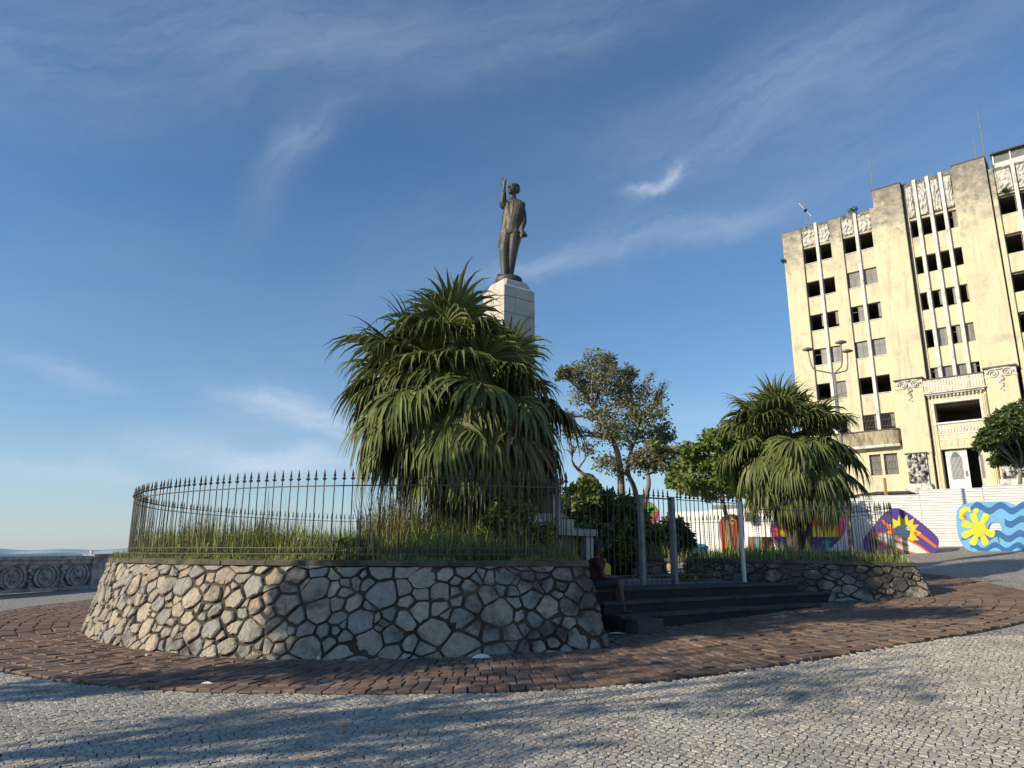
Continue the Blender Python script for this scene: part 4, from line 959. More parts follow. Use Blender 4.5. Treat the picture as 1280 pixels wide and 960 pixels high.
# ------------------------------------------------------------------ palace
FD = Vector((.752, -.659, 0)).normalized(); FN = Vector((-.659, -.752, 0)).normalized()
FP = atY(1070, 430, 56); FP.z = 0
def F(s, z, q=0.): return FP + FD * s + FN * q + Vector((0, 0, z))
pal = thing('palace_building', 'derelict cream art deco building with empty windows and stained top', 'building', tuple(F(3, 6, 0)))
def fb(mb, s0, s1, z0, z1, q0, q1): return mb.hexa([F(s, z, q) for s in (s0, s1) for z in (z0, z1) for q in (q0, q1)])
def piece(name, m, *boxes, parent=None):
    for b_ in boxes:
        mb = MB(); fb(mb, *b_); o = mb.build(name, m, parent or pal)
    return o
TOPS = [12.48, 15.56, 18.61, 21.67, 24.70, 27.83]; WH = 1.47
BASE = 5.3
piece('wall', M_pal, (-5.15, -3.45, BASE, 29.75, -.4, 0), (-1.1, -.12, BASE, 29.8, -.4, 0), (2.2, 2.62, BASE, 29.85, -.4, 0))
def bay(s0, s1, q=-.10, tops=TOPS, zlow=BASE, zhigh=27.83):
    z = zlow; bx = []
    for t in tops: bx.append((s0, s1, z, t - WH, q - .3, q)); z = t
    bx.append((s0, s1, z, z + .16, q - .3, q)); piece('spandrel', M_pal, *bx)
    for t in tops: piece('sill', M_rib, (s0 + .01, s1 - .01, t - WH - .002, t - WH + .05, q - .3, q + .05))
bay(-3.45, -1.1, zlow=BASE, tops=TOPS); bay(-.12, 2.2, tops=TOPS, zlow=11.0 - 3.2 + 1.45)
piece('rib', M_rib, (-2.32, -2.09, 10.9, 29.95, -.3, .10)); piece('rib', M_rib, (.91, 1.14, 10.9, 30.0, -.3, .10))
# ground floor wall under the left bays
piece('wall', M_pal, (-.12, 2.62, BASE, 7.62, -.4, .03), (-.12, .02, 7.62, 9.25, -.4, .03), (.86, 1.06, 7.62, 9.25, -.4, .03), (2.04, 2.62, 7.62, 9.25, -.4, .03))
# middle
ZM0 = 14.62; MT = TOPS[2:]
bx = [(4.86, 5.0, ZM0, 31.17, -.5, -.10), (8.25, 8.42, ZM0, 31.17, -.5, -.10)]; z = ZM0
for t in MT: bx.append((5.0, 8.25, z if z != ZM0 else 15.56, t - WH, -.5, -.18)); z = t
bx.append((5.0, 8.25, 27.83, 28.0, -.5, -.18)); piece('spandrel', M_pal, *bx)
for s0, s1 in ((5.56, 5.80), (6.50, 6.74), (7.42, 7.66)): piece('rib', M_rib, (s0, s1, ZM0, 31.2, -.4, .04))
# towers
piece('tower', M_pal, (2.62, 4.74, 14.7, 31.17, -1.2, .32)); piece('tower', M_pal, (8.42, 10.60, 14.7, 31.22, -1.2, .34))
piece('tower_coping', M_roofl, (2.58, 4.78, 31.17, 31.25, -1.2, .36)); piece('tower_coping', M_roofl, (8.38, 10.64, 31.22, 31.30, -1.2, .38))
piece('joint', M_line, (4.74, 4.86, BASE, 31.1, -1., .06)); piece('joint', M_line, (10.60, 10.68, BASE, 31.1, -1., .02)); piece('joint', M_line, (-3.5, -3.44, 10, 29.6, -.3, .012)); piece('joint', M_line, (-.16, -.115, 11, 29.7, -.3, .012))
piece('pilaster', M_pal, (4.66, 4.742, 14.7, 31.0, .0, .36)); piece('pilaster', M_pal, (8.34, 8.42, ZM0, 31.0, .0, .30))
# right wing
piece('wall', M_pal, (10.68, 11.0, BASE, 30.2, -.5, .10), (13.35, 13.7, BASE, 30.2, -.5, 0), (16.4, 18, BASE, 30.2, -.5, 0))
z = BASE; bx = []
for t in [TOPS[0] - 3.07] + TOPS:
    w = 1.47; bx.append((11.0, 13.35, z, t - w, -.5, -.08)); bx.append((13.7, 16.4, z, t - w, -.5, -.08)); z = t + .1
bx += [(11.0, 13.35, z, z + .1, -.5, -.08), (13.7, 16.4, z, z + .1, -.5, -.08)]; piece('spandrel', M_pal, *bx)
piece('rib', M_rib, (12.09, 12.33, BASE, 30.3, -.4, .08)); piece('rib', M_rib, (14.9, 15.25, BASE, 30.3, -.4, .16))
# body, floors, dark rooms
piece('building_mass', M_pal, (-5.15, 18, 0, 29.4, -16, -4.6)); piece('side_wall', M_pal, (-5.15, -4.75, 2, 29.4, -4.6, -.4)); piece('side_wall', M_pal, (17.6, 18, 2, 29.4, -4.6, -.5))
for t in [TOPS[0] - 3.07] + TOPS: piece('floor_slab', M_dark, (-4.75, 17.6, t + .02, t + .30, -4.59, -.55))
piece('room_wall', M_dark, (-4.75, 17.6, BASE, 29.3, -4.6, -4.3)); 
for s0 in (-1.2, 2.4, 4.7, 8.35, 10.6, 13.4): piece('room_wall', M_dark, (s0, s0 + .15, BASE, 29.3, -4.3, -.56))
piece('roof', M_roofl, (-5.1, 10.6, 29.4, 29.5, -16, -.5), (10.7, 18, 29.9, 30.0, -16, -.5))
# top relief panels, uneven parapet edge
def relief(name, s0, s1, z0, z1, q, amp, fn, m=M_relief, ns=20, nz_=20):
    mb = MB(); vs = []; fs = []
    for i in range(ns + 1):
        for j in range(nz_ + 1):
            u, v = i / ns, j / nz_; e = 0 if i in (0, ns) or j in (0, nz_) else 1
            vs.append(F(s0 + (s1 - s0) * u, z0 + (z1 - z0) * v, q + amp * fn(u, v) * e))
    for i in range(ns):
        for j in range(nz_): a = i * (nz_ + 1) + j; fs.append((a, a + 1, a + nz_ + 2, a + nz_ + 1))
    mb.add(vs, fs); fb(mb, s0, s1, z0, z1, q - .25, q - .01); return mb.build(name, m, pal, smooth=False)
def leafy(seed):
    r = random.Random(seed); ph = [r.uniform(0, 6) for _ in range(4)]
    def f(u, v):
        a = math.sin(8 * u + 3 * math.sin(7 * v + ph[0]) + ph[1]) * math.sin(9 * v + 2 * math.sin(6 * u + ph[2])); return max(0, min(1, a * 1.6 + .25))
    return f
for k, (a, b_) in enumerate(((-3.4, -2.4), (-2.0, -1.14), (-.08, .82), (1.22, 2.18))): relief('relief_panel', a, b_, 28.02, 29.55 + .06 * (k % 2), -.06, .13, leafy(k))
for k, (a, b_) in enumerate(((5.02, 5.48), (5.88, 6.42), (6.82, 7.33), (7.73, 8.23))): relief('relief_panel', a, b_, 28.1, 30.75, -.06, .12, leafy(20 + k), nz_=34, ns=14)
for k, (a, b_) in enumerate(((11.02, 12.03), (12.4, 13.33), (13.75, 14.8))): relief('relief_panel', a, b_, 28.15, 29.95, -.05, .13, leafy(40 + k))
rr_ = random.Random(8); M_par = mat('blackened_parapet', (.30, .275, .22), (.14, .13, .11), 2.5, dirt=(.06, .055, .045), dscale=2, damt=.8, bump=.03, bscale=8)
for s_a, s_b, z0_, zl, zr_, q0_, q1_, wl, wr in ((-5.15, 2.61, 29.42, 29.62, .34, -.36, -.02, .12, .4), (4.88, 8.33, 30.7, 31.0, .25, -.45, -.08, .12, .35), (10.7, 16.4, 29.95, 30.15, .2, -.45, -.02, .15, .5)):
    s = s_a
    while s < s_b - .05:
        w = rr_.uniform(wl, wr); piece('parapet_stub', M_par, (s, min(s + w, s_b), z0_, zl + rr_.uniform(0, zr_), q0_, q1_)); s += w + .002
# windows
def window(s0, s1, t, q=-.28, kind=0, h=WH):
    z0, z1 = t - h + .05, t - .01; f = MB(); e = .035
    for b_ in ((s0, s0 + e, z0, z1), (s1 - e, s1, z0, z1), (s0 + e, s1 - e, z1 - e, z1), (s0 + e, s1 - e, z0, z0 + e)): fb(f, *b_, q - .04, q + .02)
    fo = f.build('window', M_frame, pal)
    if kind == 4:   # a torn shutter hanging in an open window
        w_ = (s1 - s0) * rr_.uniform(.2, .35); mp = MB(); fb(mp, s1 - w_, s1 - e, z0 + h * rr_.uniform(.0, .3), z1 - e, q - .05, q - .02); mp.build('shutter', M_curt, fo)
    elif kind:
        m_ = (s0 + s1) / 2; fb_ = MB(); fb(fb_, m_ - .02, m_ + .02, z0 + e, z1 - e, q - .03, q + .015); fb(fb_, s0 + e, s1 - e, z0 + h * .62, z0 + h * .62 + .03, q - .028, q + .012); fb_.build('muntin', M_frame, fo)
        spans = {1: [(s0 + e, m_ - .02), (m_ + .02, s1 - e)], 2: [(m_ + .02, s1 - e)], 3: [(s0 + e, m_ - .02)]}[kind]
        for a, b2 in spans:
            mp = MB(); fb(mp, a, b2, z0 + e, z1 - e, q - .012, q - .004); mp.build('pane', M_curt if rr_.random() < .6 else M_pane, fo)
def kind_of(bay_, col_, row):   # row 0 = top
    tb = {('l', 0, 3): 2, ('l', 1, 3): 1, ('l', 1, 4): 1, ('m', 0, 1): 1, ('m', 1, 1): 1, ('m', 0, 3): 1, ('m', 1, 3): 3 if False else 1, ('m', 0, 2): 0, ('m', 0, 4): 0,
          ('m2', 0, 2): 2, ('c', 0, 3): 0, ('c', 1, 3): 1, ('c', 2, 3): 2, ('c', 3, 3): 1, ('c', 0, 4): 2, ('c', 1, 4): 1, ('c', 2, 4): 1, ('c', 3, 4): 3, ('c', 3, 0): 2, ('m', 0, 2): 2}
    return tb.get((bay_, col_, row), 4 if (row * 7 + col_ * 3 + len(bay_)) % 3 == 0 else 0)
for r_, t in enumerate(reversed(TOPS)):
    for c_, (a, b_) in enumerate(((-3.42, -2.33), (-2.08, -1.12))): window(a, b_, t, kind=kind_of('l', c_, r_))
    for c_, (a, b_) in enumerate(((-.09, .90), (1.15, 2.18))): window(a, b_, t, kind=kind_of('m', c_, r_))
    for c_, (a, b_) in enumerate(((11.02, 12.03), (12.4, 13.33), (13.72, 14.88), (15.27, 16.38))): window(a, b_, t + .1 if False else t, kind=(1 if (r_ == 4 and c_ == 0) else 0))
    if r_ < 5:
        for c_, (a, b_) in enumerate(((5.02, 5.55), (5.81, 6.49), (6.75, 7.41), (7.67, 8.24))): window(a, b_, t, kind=kind_of('c', c_, r_), q=-.36, h=WH if r_ < 4 else .92)
# second row of the left bays shows iron bars (lowest storey)
for s0, s1, t, h in ((-.09, .84, TOPS[0], WH), (1.21, 2.18, TOPS[0], WH), (.03, .85, 9.24, 1.6), (1.07, 2.03, 9.24, 1.6)):
    mb = MB(); n_ = 9
    for i in range(n_): x = s0 + (s1 - s0) * (i + .5) / n_; fb(mb, x - .012, x + .012, t - h + .06, t - .02, -.15, -.125)
    for z in (t - h * .35, t - h * .7): fb(mb, s0, s1, z, z + .025, -.155, -.12)
    mb.build('window_bars', M_frame if t < 10 else M_iron, pal)
for s0, s1 in ((.03, .85), (1.07, 2.03)): piece('shutter', M_curt, (s0, s1, 7.66, 9.23, -.30, -.24))
piece('frieze', M_pal, (-.12, 2.61, 9.25, 9.50, -.4, .05))
# low balcony
mb = MB(); pts = [(-2.4, .0), (-2.4, .55), (2.0, .62), (2.42, .45), (2.5, .0)]
fr = lambda u, v, q: F(u, q, v)
mb.prism([pts], fr, 9.72, 9.92); mb.build('balcony_slab', M_relief, pal)
mb = MB(); inn = [(-2.32, .0), (-2.32, .47), (1.97, .53), (2.34, .40), (2.40, .0)]; ring_ = [(-2.38, .0), (-2.38, .53), (1.99, .59), (2.39, .435), (2.46, .0)] + inn[::-1]
mb.prism([ring_], fr, 9.92, 11.02); mb.build('balcony_parapet', mat('stained_balcony', (.50, .43, .27), (.36, .31, .20), 1.5, dirt=(.12, .11, .085), dscale=1.6, damt=.8, drange=(.42, .62), stretch=(2, 2, .5)), pal)
piece('balcony_coping', M_roofl, (-2.42, 2.46, 11.02, 11.10, .0, .62))
# entrance: great piers with volutes
for s0, s1 in ((2.62, 4.5), (8.5, 10.42)):
    piece('pier', M_pal, (s0, s1, 9.0, 14.05, -.5, .52), (s0 - .05, s1 + .05, 14.05, 14.12, -.5, .56)); piece('pier', M_pal, (s0 + .02, s1 - .02, BASE, 9.0, -.5, .45)); piece('pier', M_relief, (s0, s1, 14.12, 14.72, -.5, .50)); piece('pier_coping', M_roofl, (s0 - .08, s1 + .08, 14.72, 14.82, -.5, .66))
    w = s1 - s0; cs = (s0 + s1) / 2
    for sg in (-1, 1):
        pts = []
        for i in range(34):
            a = i / 33 * 4.4 * math.pi; r = .36 * (1 - i / 36); pts.append(F(cs + sg * .43 + sg * r * math.cos(a), 14.32 + r * math.sin(a), .56))
        MB().tube(pts, [.062 * (1 - i / 60) for i in range(34)], 6).build('volute', M_relief, pal, smooth=True)
        MB().tube([F(cs + sg * .43, 14.70, .56), F(cs, 14.62, .60), F(cs + .01, 14.62, .60)], .05, 6).build('volute_band', M_relief, pal)
    mb = MB()
    for k in range(7): mb.ell(F(cs + .10 * math.sin(k * 2.2), 14.05 - .17 * k, .54), (.16 - .014 * k,) * 3, 7, 5)
    mb.build('carved_drop', M_relief, pal, smooth=True)
    for k in range(0): piece('flute', M_pal, (s0 + .14 + k * (w - .28) / 6, s0 + .14 + (k + .55) * (w - .28) / 6, 9.1, 13.2, .52, .545))
def figures(u, v):
    a = 0
    for (x, y, rx, ry, h) in FIG:
        d = ((u - x) / rx) ** 2 + ((v - y) / ry) ** 2
        if d < 1: a = max(a, h * math.sqrt(1 - d))
    return a
rf_ = random.Random(77)
for s0, s1 in ((2.78, 4.12), (8.62, 10.1)):
    FIG = [(rf_.uniform(.08, .92), rf_.uniform(.05, .95), rf_.uniform(.05, .13), rf_.uniform(.06, .2), rf_.uniform(.5, 1)) for _ in range(46)]
    relief('figure_relief', s0, s1, 6.75, 9.0, .58, .34, figures, ns=34, nz_=46, m=mat('sooty_relief', (.62, .61, .57), (.45, .44, .40), 3, dirt=(.03, .03, .028), dscale=3.4, damt=.95, drange=(.47, .55)))
    piece('relief_ledge', M_relief, (s0 - .15, s1 + .12, 6.42, 6.74, .4, .85)); piece('relief_base', M_relief, (s0 - .25, s1 + .2, 5.3, 6.42, .4, .98)); piece('relief_cap', M_roofl, (s0 - .08, s1 + .08, 9.0, 9.07, .4, .72))
# balcony over the door
piece('balcony_slab', M_relief, (4.5, 8.5, 13.40, 13.52, -.3, .72), (4.62, 8.38, 13.28, 13.40, -.3, .6)); piece('balcony_front', M_pal, (4.56, 8.44, 13.52, 14.48, .46, .6)); piece('balcony_coping', M_roofl, (4.52, 8.48, 14.48, 14.55, .42, .66))
for k in range(20):
    s = 4.66 + k * .187; piece('flute', M_rib if k % 5 else M_relief, (s, s + .11, 13.56, 14.44, .6, .64))
piece('dentil_course', M_relief, *[(4.7 + k * .24, 4.82 + k * .24, 13.12, 13.28, .3, .5) for k in range(15)])
piece('wall', M_pal, (4.86, 8.42, 12.72, 13.28, -.4, .30), (4.86, 5.02, BASE, 12.72, -.4, .30), (7.94, 8.42, BASE, 12.72, -.4, .30))
piece('reveal_frame', M_rib, (4.86, 8.14, 12.66, 12.80, .30, .36), (4.86, 5.0, 11.0, 12.66, .30, .36), (7.96, 8.12, 11.0, 12.66, .30, .36))
piece('wall', M_pal, (5.02, 7.94, 9.2, 11.08, -.4, .22)); piece('ledge', M_white, (5.02, 7.94, 11.08, 11.2, -.4, .32), (5.02, 7.94, 10.28, 10.34, .22, .26), (5.02, 7.94, 9.88, 9.93, .22, .26))
for k in range(13):
    s = 5.12 + k * .21; mb = MB(); mb.prism([[(s, 10.40), (s + .10, 10.40), (s + .19, 10.68), (s + .10, 10.98), (s, 10.98), (s + .09, 10.68)]], lambda u, v, q: F(u, v, q), .22, .265); mb.build('chevron', M_rib, pal)
for k in range(7):
    s = 5.10 + k * .40; mb = MB(); mb.prism([[(s, 9.45), (s + .30, 9.45), (s + .36, 9.80), (s + .06, 9.80)]], lambda u, v, q: F(u, v, q), .22, .25); mb.build('fret', M_pal, pal)
for k in range(3): piece('door_moulding', M_pal, (4.5 + .10 + k * .02, 4.86, BASE, 13.1, .05 + .12 * k, .14 + .12 * k)) if k == 0 else piece('door_moulding', M_pal, (4.62 + k * .09, 4.67 + k * .09, BASE, 13.0, .14, .14 + .07 * k))
for k in range(3): piece('door_moulding', M_pal, (8.12 + k * .10, 8.17 + k * .10, BASE, 13.0, .30, .33 + .03 * k))
# big door: left leaf, right leaf swung open, slim grilles
door = M_white
mb = MB(); fb(mb, 5.25, 6.62, 6.06, 9.12, -.18, -.10); dl = mb.build('door', door, pal)
fr2 = lambda u, v, q: F(u, v, q)
def arch(s0, s1, z0, z1, st_=4):
    w = (s1 - s0) / 2; c = (s0 + s1) / 2; pts = [(s0, z0), (s1, z0)]
    for i in range(st_): x = s1 - w * i / st_ * .8; pts += [(x, z1 - .5 + .5 * i / st_), (x, z1 - .5 + .5 * (i + 1) / st_)]
    for i in reversed(range(st_)): x = s0 + w * i / st_ * .8; pts += [(x, z1 - .5 + .5 * (i + 1) / st_), (x, z1 - .5 + .5 * i / st_)]
    return pts
MB().prism([arch(5.50, 6.26, 6.98, 8.98)], fr2, -.10, -.085).build('door_glass', M_pane, dl)
for k in range(9): x = 5.55 + k * .082; mb = MB(); fb(mb, x, x + .022, 6.98, 8.6, -.085, -.06); mb.build('door_bar', M_white, dl)
mb = MB(); fb(mb, 6.36, 6.52, 7.15, 7.55, -.10, -.07); mb.build('notice', M_frame, dl)
a0 = F(7.72, 0, -.1); dr_ = (F(7.25, 0, -1.05) - a0); nn = Vector((0, 0, 1)).cross(dr_).normalized() * .07
def qb(u0, u1, z0, z1, o0, o1): return [a0 + dr_ * u + nn * o + Vector((0, 0, z)) for u in (u0, u1) for z in (z0, z1) for o in (o0, o1)]
dr2 = MB().hexa(qb(0, 1, 6.06, 9.12, 0, 1)).build('door', door, pal)
for k in range(6): MB().hexa(qb(.25 + k * .09, .27 + k * .09, 7, 8.7, 1.02, 1.2)).build('door_bar', M_iron, dr2)
piece('door_jamb', M_pal, (7.74, 7.94, BASE, 9.2, -.4, .2)); piece('threshold', M_conc, (5.02, 7.94, 5.6, 6.05, -.4, .5)); piece('hall_floor', M_dark, (4.9, 8.3, 5.6, 6.04, -4.2, -.42))
# penthouse, roof things
pent = piece('penthouse', M_rib, (10.95, 18, 30.0, 30.9, -3.5, -.7)); piece('penthouse_roof', M_roofl, (10.9, 18, 31.7, 31.8, -3.2, -.6))
for k in range(6): piece('glazing', M_pane, (11.1 + k * 1.1, 12.1 + k * 1.1, 30.9, 31.7, -.95, -.9)); piece('glazing_bar', M_white, (11.0 + k * 1.1, 11.09 + k * 1.1, 30.3, 31.7, -.95, -.82))
def mast(name, label, px, py0, py1, q, cat='antenna', extra=None):
    r = ray(px[0], py0); o = Vector((0, 0, CZ)); t = (F(0, 0, q) - o).dot(FN) / r.dot(FN); a = o + r * t
    r2 = ray(px[1], py1); t2 = (F(0, 0, q) - o).dot(FN) / r2.dot(FN); b_ = o + r2 * t2; b_.x, b_.y = a.x, a.y
    m_ = thing(name, label, cat, tuple(a), 'antennas and masts on the palace roof'); MB().tube([a + Vector((0, 0, -1.2)), b_], [.045, .02], 6).build('pole', M_frame, m_)
    if extra: extra(m_, a, b_)
    return m_
mast('antenna', 'tall thin whip mast beside the plain tower of the palace roof', (1092, 1089), 238, 185, -.8)
mast('antenna', 'tallest dark mast at the corner of the right tower', (1232, 1222), 200, 135, -.8)
mast('antenna', 'short stub mast over the middle relief panels', (1164, 1162), 218, 206, -1.2)
mast('antenna', 'small thin rod at the far left end of the roof', (991, 990), 288, 274, -1.2)
mast('antenna', 'short slanting white rod next to the tallest mast', (1221, 1216), 200, 169, -2.0)
def yagi(m_, a, b_):
    c = a.lerp(b_, .62); d1_ = (FD * -.55 + Vector((0, 0, .95))); d2_ = FD * .5 + Vector((0, 0, -.8)); MB().tube([c - d1_ * -1.0, c + d2_ * .9], .025, 5).build('boom', M_white, m_)
    for k in range(6):
        p = (c + d1_ * 1.0).lerp(c + d2_ * .9, k / 5); e = FN * .35 + FD * .12; MB().tube([p - e, p + e], .012, 4).build('element', M_frame, m_)
    MB().box(c, (.22, .22, .22)).build('junction_box', M_blk, m_)
mast('antenna', 'slanting television aerial on the left part of the roof', (1009, 1007), 284, 250, -1.0, extra=yagi)
rp_ = random.Random(2)
for (s_, z_, r_, lb) in ((1.0, 30.1, .42, 'bushy weed growing on the roof edge near the left tower'), (11.5, 28.2, .2, 'small weed growing under the right wing reliefs'), (2.35, 9.9, .3, 'fern-like weed on the edge of the low balcony'), (-5.2, 27.2, .18, 'tiny weed growing from the left corner of the wall')):
    mb = MB(); leaf_cloud(mb, F(s_, z_, .1), (r_, r_, r_ * .7), 160, .16, rp_); o = mb.build('roof_weed', M_leafC, fix=False, loc=F(s_, z_, .1)); tag(o, lb, 'weed', 'weeds growing on the palace')
# terrace in front of the palace
mb = MB(); fb(mb, -12, 20, -1, 5.62, -1, 3.2); tag(mb.build('palace_terrace', M_conc), 'raised terrace in front of the cream building', kind='structure')
mb = MB()
for _ in range(1500):
    s_, q_ = rp_.uniform(1.5, 5.2), rp_.uniform(2.2, 3.3); p = F(s_, 5.6, q_); mb.add([p, p + FD * .05, p + FD * rp_.uniform(-.1, .1) + Vector((0, 0, rp_.uniform(.1, .4)))], [(0, 1, 2)])
tag(mb.build('terrace_grass', M_grass, fix=False), 'ragged grass along the terrace edge', 'grass', kind='stuff')
dk = MB(); dk.tube([F(-1.0, 5.75, 3.4), F(1.2, 5.95, 3.5), F(3.2, 5.9, 3.4), F(3.6, 5.75, 3.3)], .14, 7); dk.tube([F(-1.0, 5.6, 3.6), F(1.6, 5.7, 3.6), F(3.4, 5.68, 3.5)], .1, 7)
tag(dk.build('rolled_tarpaulin', M_blk, smooth=True), 'long dark rolled sheet lying behind the white hoarding', 'tarpaulin')

# ------------------------------------------------------------------ hoarding of ribbed sheets
hl = [atY(835, 641, 40), atY(905, 637, 37.8), atY(945, 636, 36.5), atY(1040, 624, 34.6), atY(1130, 616.5, 33.4), atY(1196, 612, 32.3), atY(1300, 608, 31)]
hl += [hl[-1] + Vector((9, -5, .4))]
hroot = thing('hoarding', 'white ribbed sheet hoarding with peeling paint across the street', 'hoarding', (hl[0].x, hl[0].y, g(hl[0].x, hl[0].y)))
hp, HL = resample(hl, 2.4)
def sheet(a, b_, rr):
    d = (b_ - a); L = Vector((d.x, d.y, 0)); n = Vector((d.y, -d.x, 0)).normalized(); m_ = MB(); prof = []
    zt = (a.z + b_.z) / 2 + rr.uniform(-.04, .04); zb = min(g(a.x, a.y), g(b_.x, b_.y)) - .03; z = zb
    while z < zt: prof += [(z, 0.), (z + .055, 0.), (z + .07, .028), (z + .10, .028)]; z += .115
    vs = []
    for p in (a + L * .003, b_ - L * .003):
        for z, q in prof: vs.append(Vector((p.x, p.y, z)) + n * q)
    k = len(prof); m_.add(vs, [(i, i + 1, k + i + 1, k + i) for i in range(k - 1)]); ov = n * -.012
    m_.add([v + ov for v in vs], [(i, k + i, k + i + 1, i + 1) for i in range(k - 1)])
    return m_.build('sheet', M_hoard, hroot)
rh = random.Random(4)
for a, b_ in zip(hp, hp[1:]): sheet(a, b_, rh)
for p in hp[::2]: MB().box((p.x, p.y + .12, (p.z + g(p.x, p.y)) / 2), (.08, .08, p.z - g(p.x, p.y) + .1)).build('post', M_bark, hroot)
pst = atY(1107, 612, 33.9); tag(MB().box((pst.x, pst.y, pst.z - .2), (.10, .10, 1.5)).build('wooden_stake', mat('raw_timber', (.45, .30, .14), (.36, .24, .12), 4), loc=(pst.x, pst.y, pst.z - .9)), 'raw timber stake standing up behind the hoarding', 'stake')
bxp = atY(937, 646, 36.4); bxd = (hl[3] - hl[2]).normalized(); rb = Matrix.Rotation(math.atan2(bxd.y, bxd.x), 3, 'Z')
tag(MB().box((bxp.x, bxp.y, bxp.z), (.42, .22, .44), rb).box((bxp.x - .02, bxp.y - .12, bxp.z), (.34, .02, .36), rb).build('vent_box', M_blk, loc=tuple(bxp)), 'small black square opening box high on the white hoarding', 'vent')

# ------------------------------------------------------------------ painted photo boards standing in the street
class Board:
    def __init__(s, name, label, pl_, pr_, thick=.22, group='painted boards standing along the white hoarding', depth=None):
        if depth: a, b_ = atY(pl_[0], pl_[1], depth[0]), atY(pr_[0], pr_[1], depth[1]); a.z = g(a.x, a.y); b_.z = g(b_.x, b_.y)
        else: a, b_ = gr(*pl_), gr(*pr_)
        s.o = Vector((a.x, a.y, 0)); d = Vector((b_.x - a.x, b_.y - a.y, 0)); s.u = d.normalized(); s.n = Vector((s.u.y, -s.u.x, 0)); s.t = thick
        s.root = thing(name, label, 'painted board', tuple((a + b_) / 2), group)
    def px(s, x, y):
        r = ray(x, y); o = Vector((0, 0, CZ)); t = (s.o - o).dot(s.n) / r.dot(s.n); q = o + r * t - s.o; return (q.dot(s.u), q.z)
    def fr(s, u, v, q): return s.o + s.u * u + s.n * q + Vector((0, 0, v))
    def body(s, out, m, side=M_bside, holes=()):
        L = [[s.px(*p) for p in out]] + [[s.px(*p) for p in h] for h in holes]; mb = MB(); mb.prism(L, s.fr, -s.t, 0, mi=0)
        nt_ = 0
        for i, f in enumerate(mb.f): mb.m[i] = 1 if len(f) == 4 else 0
        return mb.build('panel', [m, side], s.root)
    def shape(s, name, m, pts, lvl=1, hole=None):
        mb = MB(); mb.prism([[s.px(*p) for p in pts]] + ([[s.px(*p) for p in hole]] if hole else []), s.fr, .002, .006 + .007 * lvl); return mb.build(name, m, s.root)
def curve(pts, n=6): return [(p.x, p.y) for p in spline([(a, b, 0) for a, b in pts], n, closed=True)]
def circ(x, y, r, n=20, ry=None): return [(x + r * math.cos(2 * math.pi * i / n), y + (ry or r) * math.sin(2 * math.pi * i / n)) for i in range(n)]
def z4(x, y): return (1060 + x / 5.818, 590 + y / 5.818)
B1 = Board('painted_board', 'violet rounded triangle board with surfboard and yellow sun', (1090, 694), (1168, 691.5))
hole1 = [z4(*p) for p in ((315, 425), (360, 392), (425, 380), (455, 415), (448, 470), (430, 485), (370, 480), (318, 470))]
hole1 = [(x, y) for x, y in hole1]
B1.body(curve([z4(*p) for p in ((350, 262), (440, 300), (560, 390), (650, 475), (658, 540), (620, 590), (480, 602), (300, 604), (150, 590), (108, 540), (118, 480), (190, 385), (270, 295))]), M_purp, flat('violet_side', (.06, .03, .17)), holes=[hole1])
sun_o = []; cx_, cy_ = 400, 440
for i in range(28):
    a = 2 * math.pi * i / 28; r = 132 if i % 2 == 0 else 92; sun_o.append(z4(cx_ + r * math.cos(a) * .98, cy_ + r * math.sin(a)))
B1.shape('sun', M_yel, sun_o, 1, hole=hole1)
B1.shape('surfboard_rim', M_org, [z4(*p) for p in ((185, 440), (240, 436), (330, 455), (430, 485), (520, 530), (600, 590), (520, 604), (400, 585), (280, 545), (200, 490))], 2)
B1.shape('surfboard', M_ptw, [z4(*p) for p in ((205, 450), (260, 450), (340, 470), (430, 498), (510, 540), (578, 588), (500, 590), (400, 566), (290, 528), (215, 482))], 3)
B1.shape('surfboard_stripe', M_org, [z4(*p) for p in ((330, 492), (380, 500), (430, 525), (450, 542), (400, 535), (345, 512))], 4)
B1.shape('paddle', M_org, [z4(*p) for p in ((475, 435), (510, 428), (535, 450), (650, 540), (640, 556), (520, 470), (485, 462))], 2)
B1.shape('arm', M_org, [z4(*p) for p in ((235, 345), (262, 350), (340, 425), (330, 450), (300, 425))], 2)
B1.shape('wave_patch', M_pink, [z4(*p) for p in ((215, 545), (250, 520), (330, 560), (385, 592), (360, 600), (215, 600))], 1)
B1.shape('shadow_figure', M_blk, [z4(*p) for p in ((160, 490), (190, 470), (215, 510), (200, 600), (165, 590))], 1)
B1.shape('splash', M_yel, [z4(*p) for p in ((500, 425), (535, 445), (505, 462))], 3)
B2 = Board('painted_board', 'pale blue rounded board with dark waves and big yellow flower', (1218, 689.5), (1290, 688.5), thick=.3)
out2 = curve([(1196, 640), (1206, 630), (1230, 627.5), (1258, 627.5), (1275, 634), (1292, 634), (1310, 640), (1318, 660), (1312, 682), (1290, 689), (1250, 690), (1216, 689.5), (1203, 681), (1197, 665)])
B2.body(out2, M_sky, M_bside, holes=[circ(1243.5, 660.5, 8.5, 20, 7.5)])
for k, (y0, x0, x1) in enumerate(((635, 1212, 1290), (652, 1228, 1312), (670, 1202, 1314), (684.5, 1213, 1308))):
    up_, dn_ = [], []
    for i in range(40):
        x = x0 + (x1 - x0) * i / 39
        if k == 1 and x < 1254: continue
        yy_ = y0 + 3.6 * math.sin((x - 1200) / 4.6 + k * .5); h_ = 4.2 * min(1, (i + 2) / 6, (41 - i) / 5) if k != 3 else 3.4
        up_.append((x, yy_ - h_)); dn_.append((x, min(yy_ + h_, 688.8)))
    B2.shape('wave', M_sea, up_ + dn_[::-1], 1)
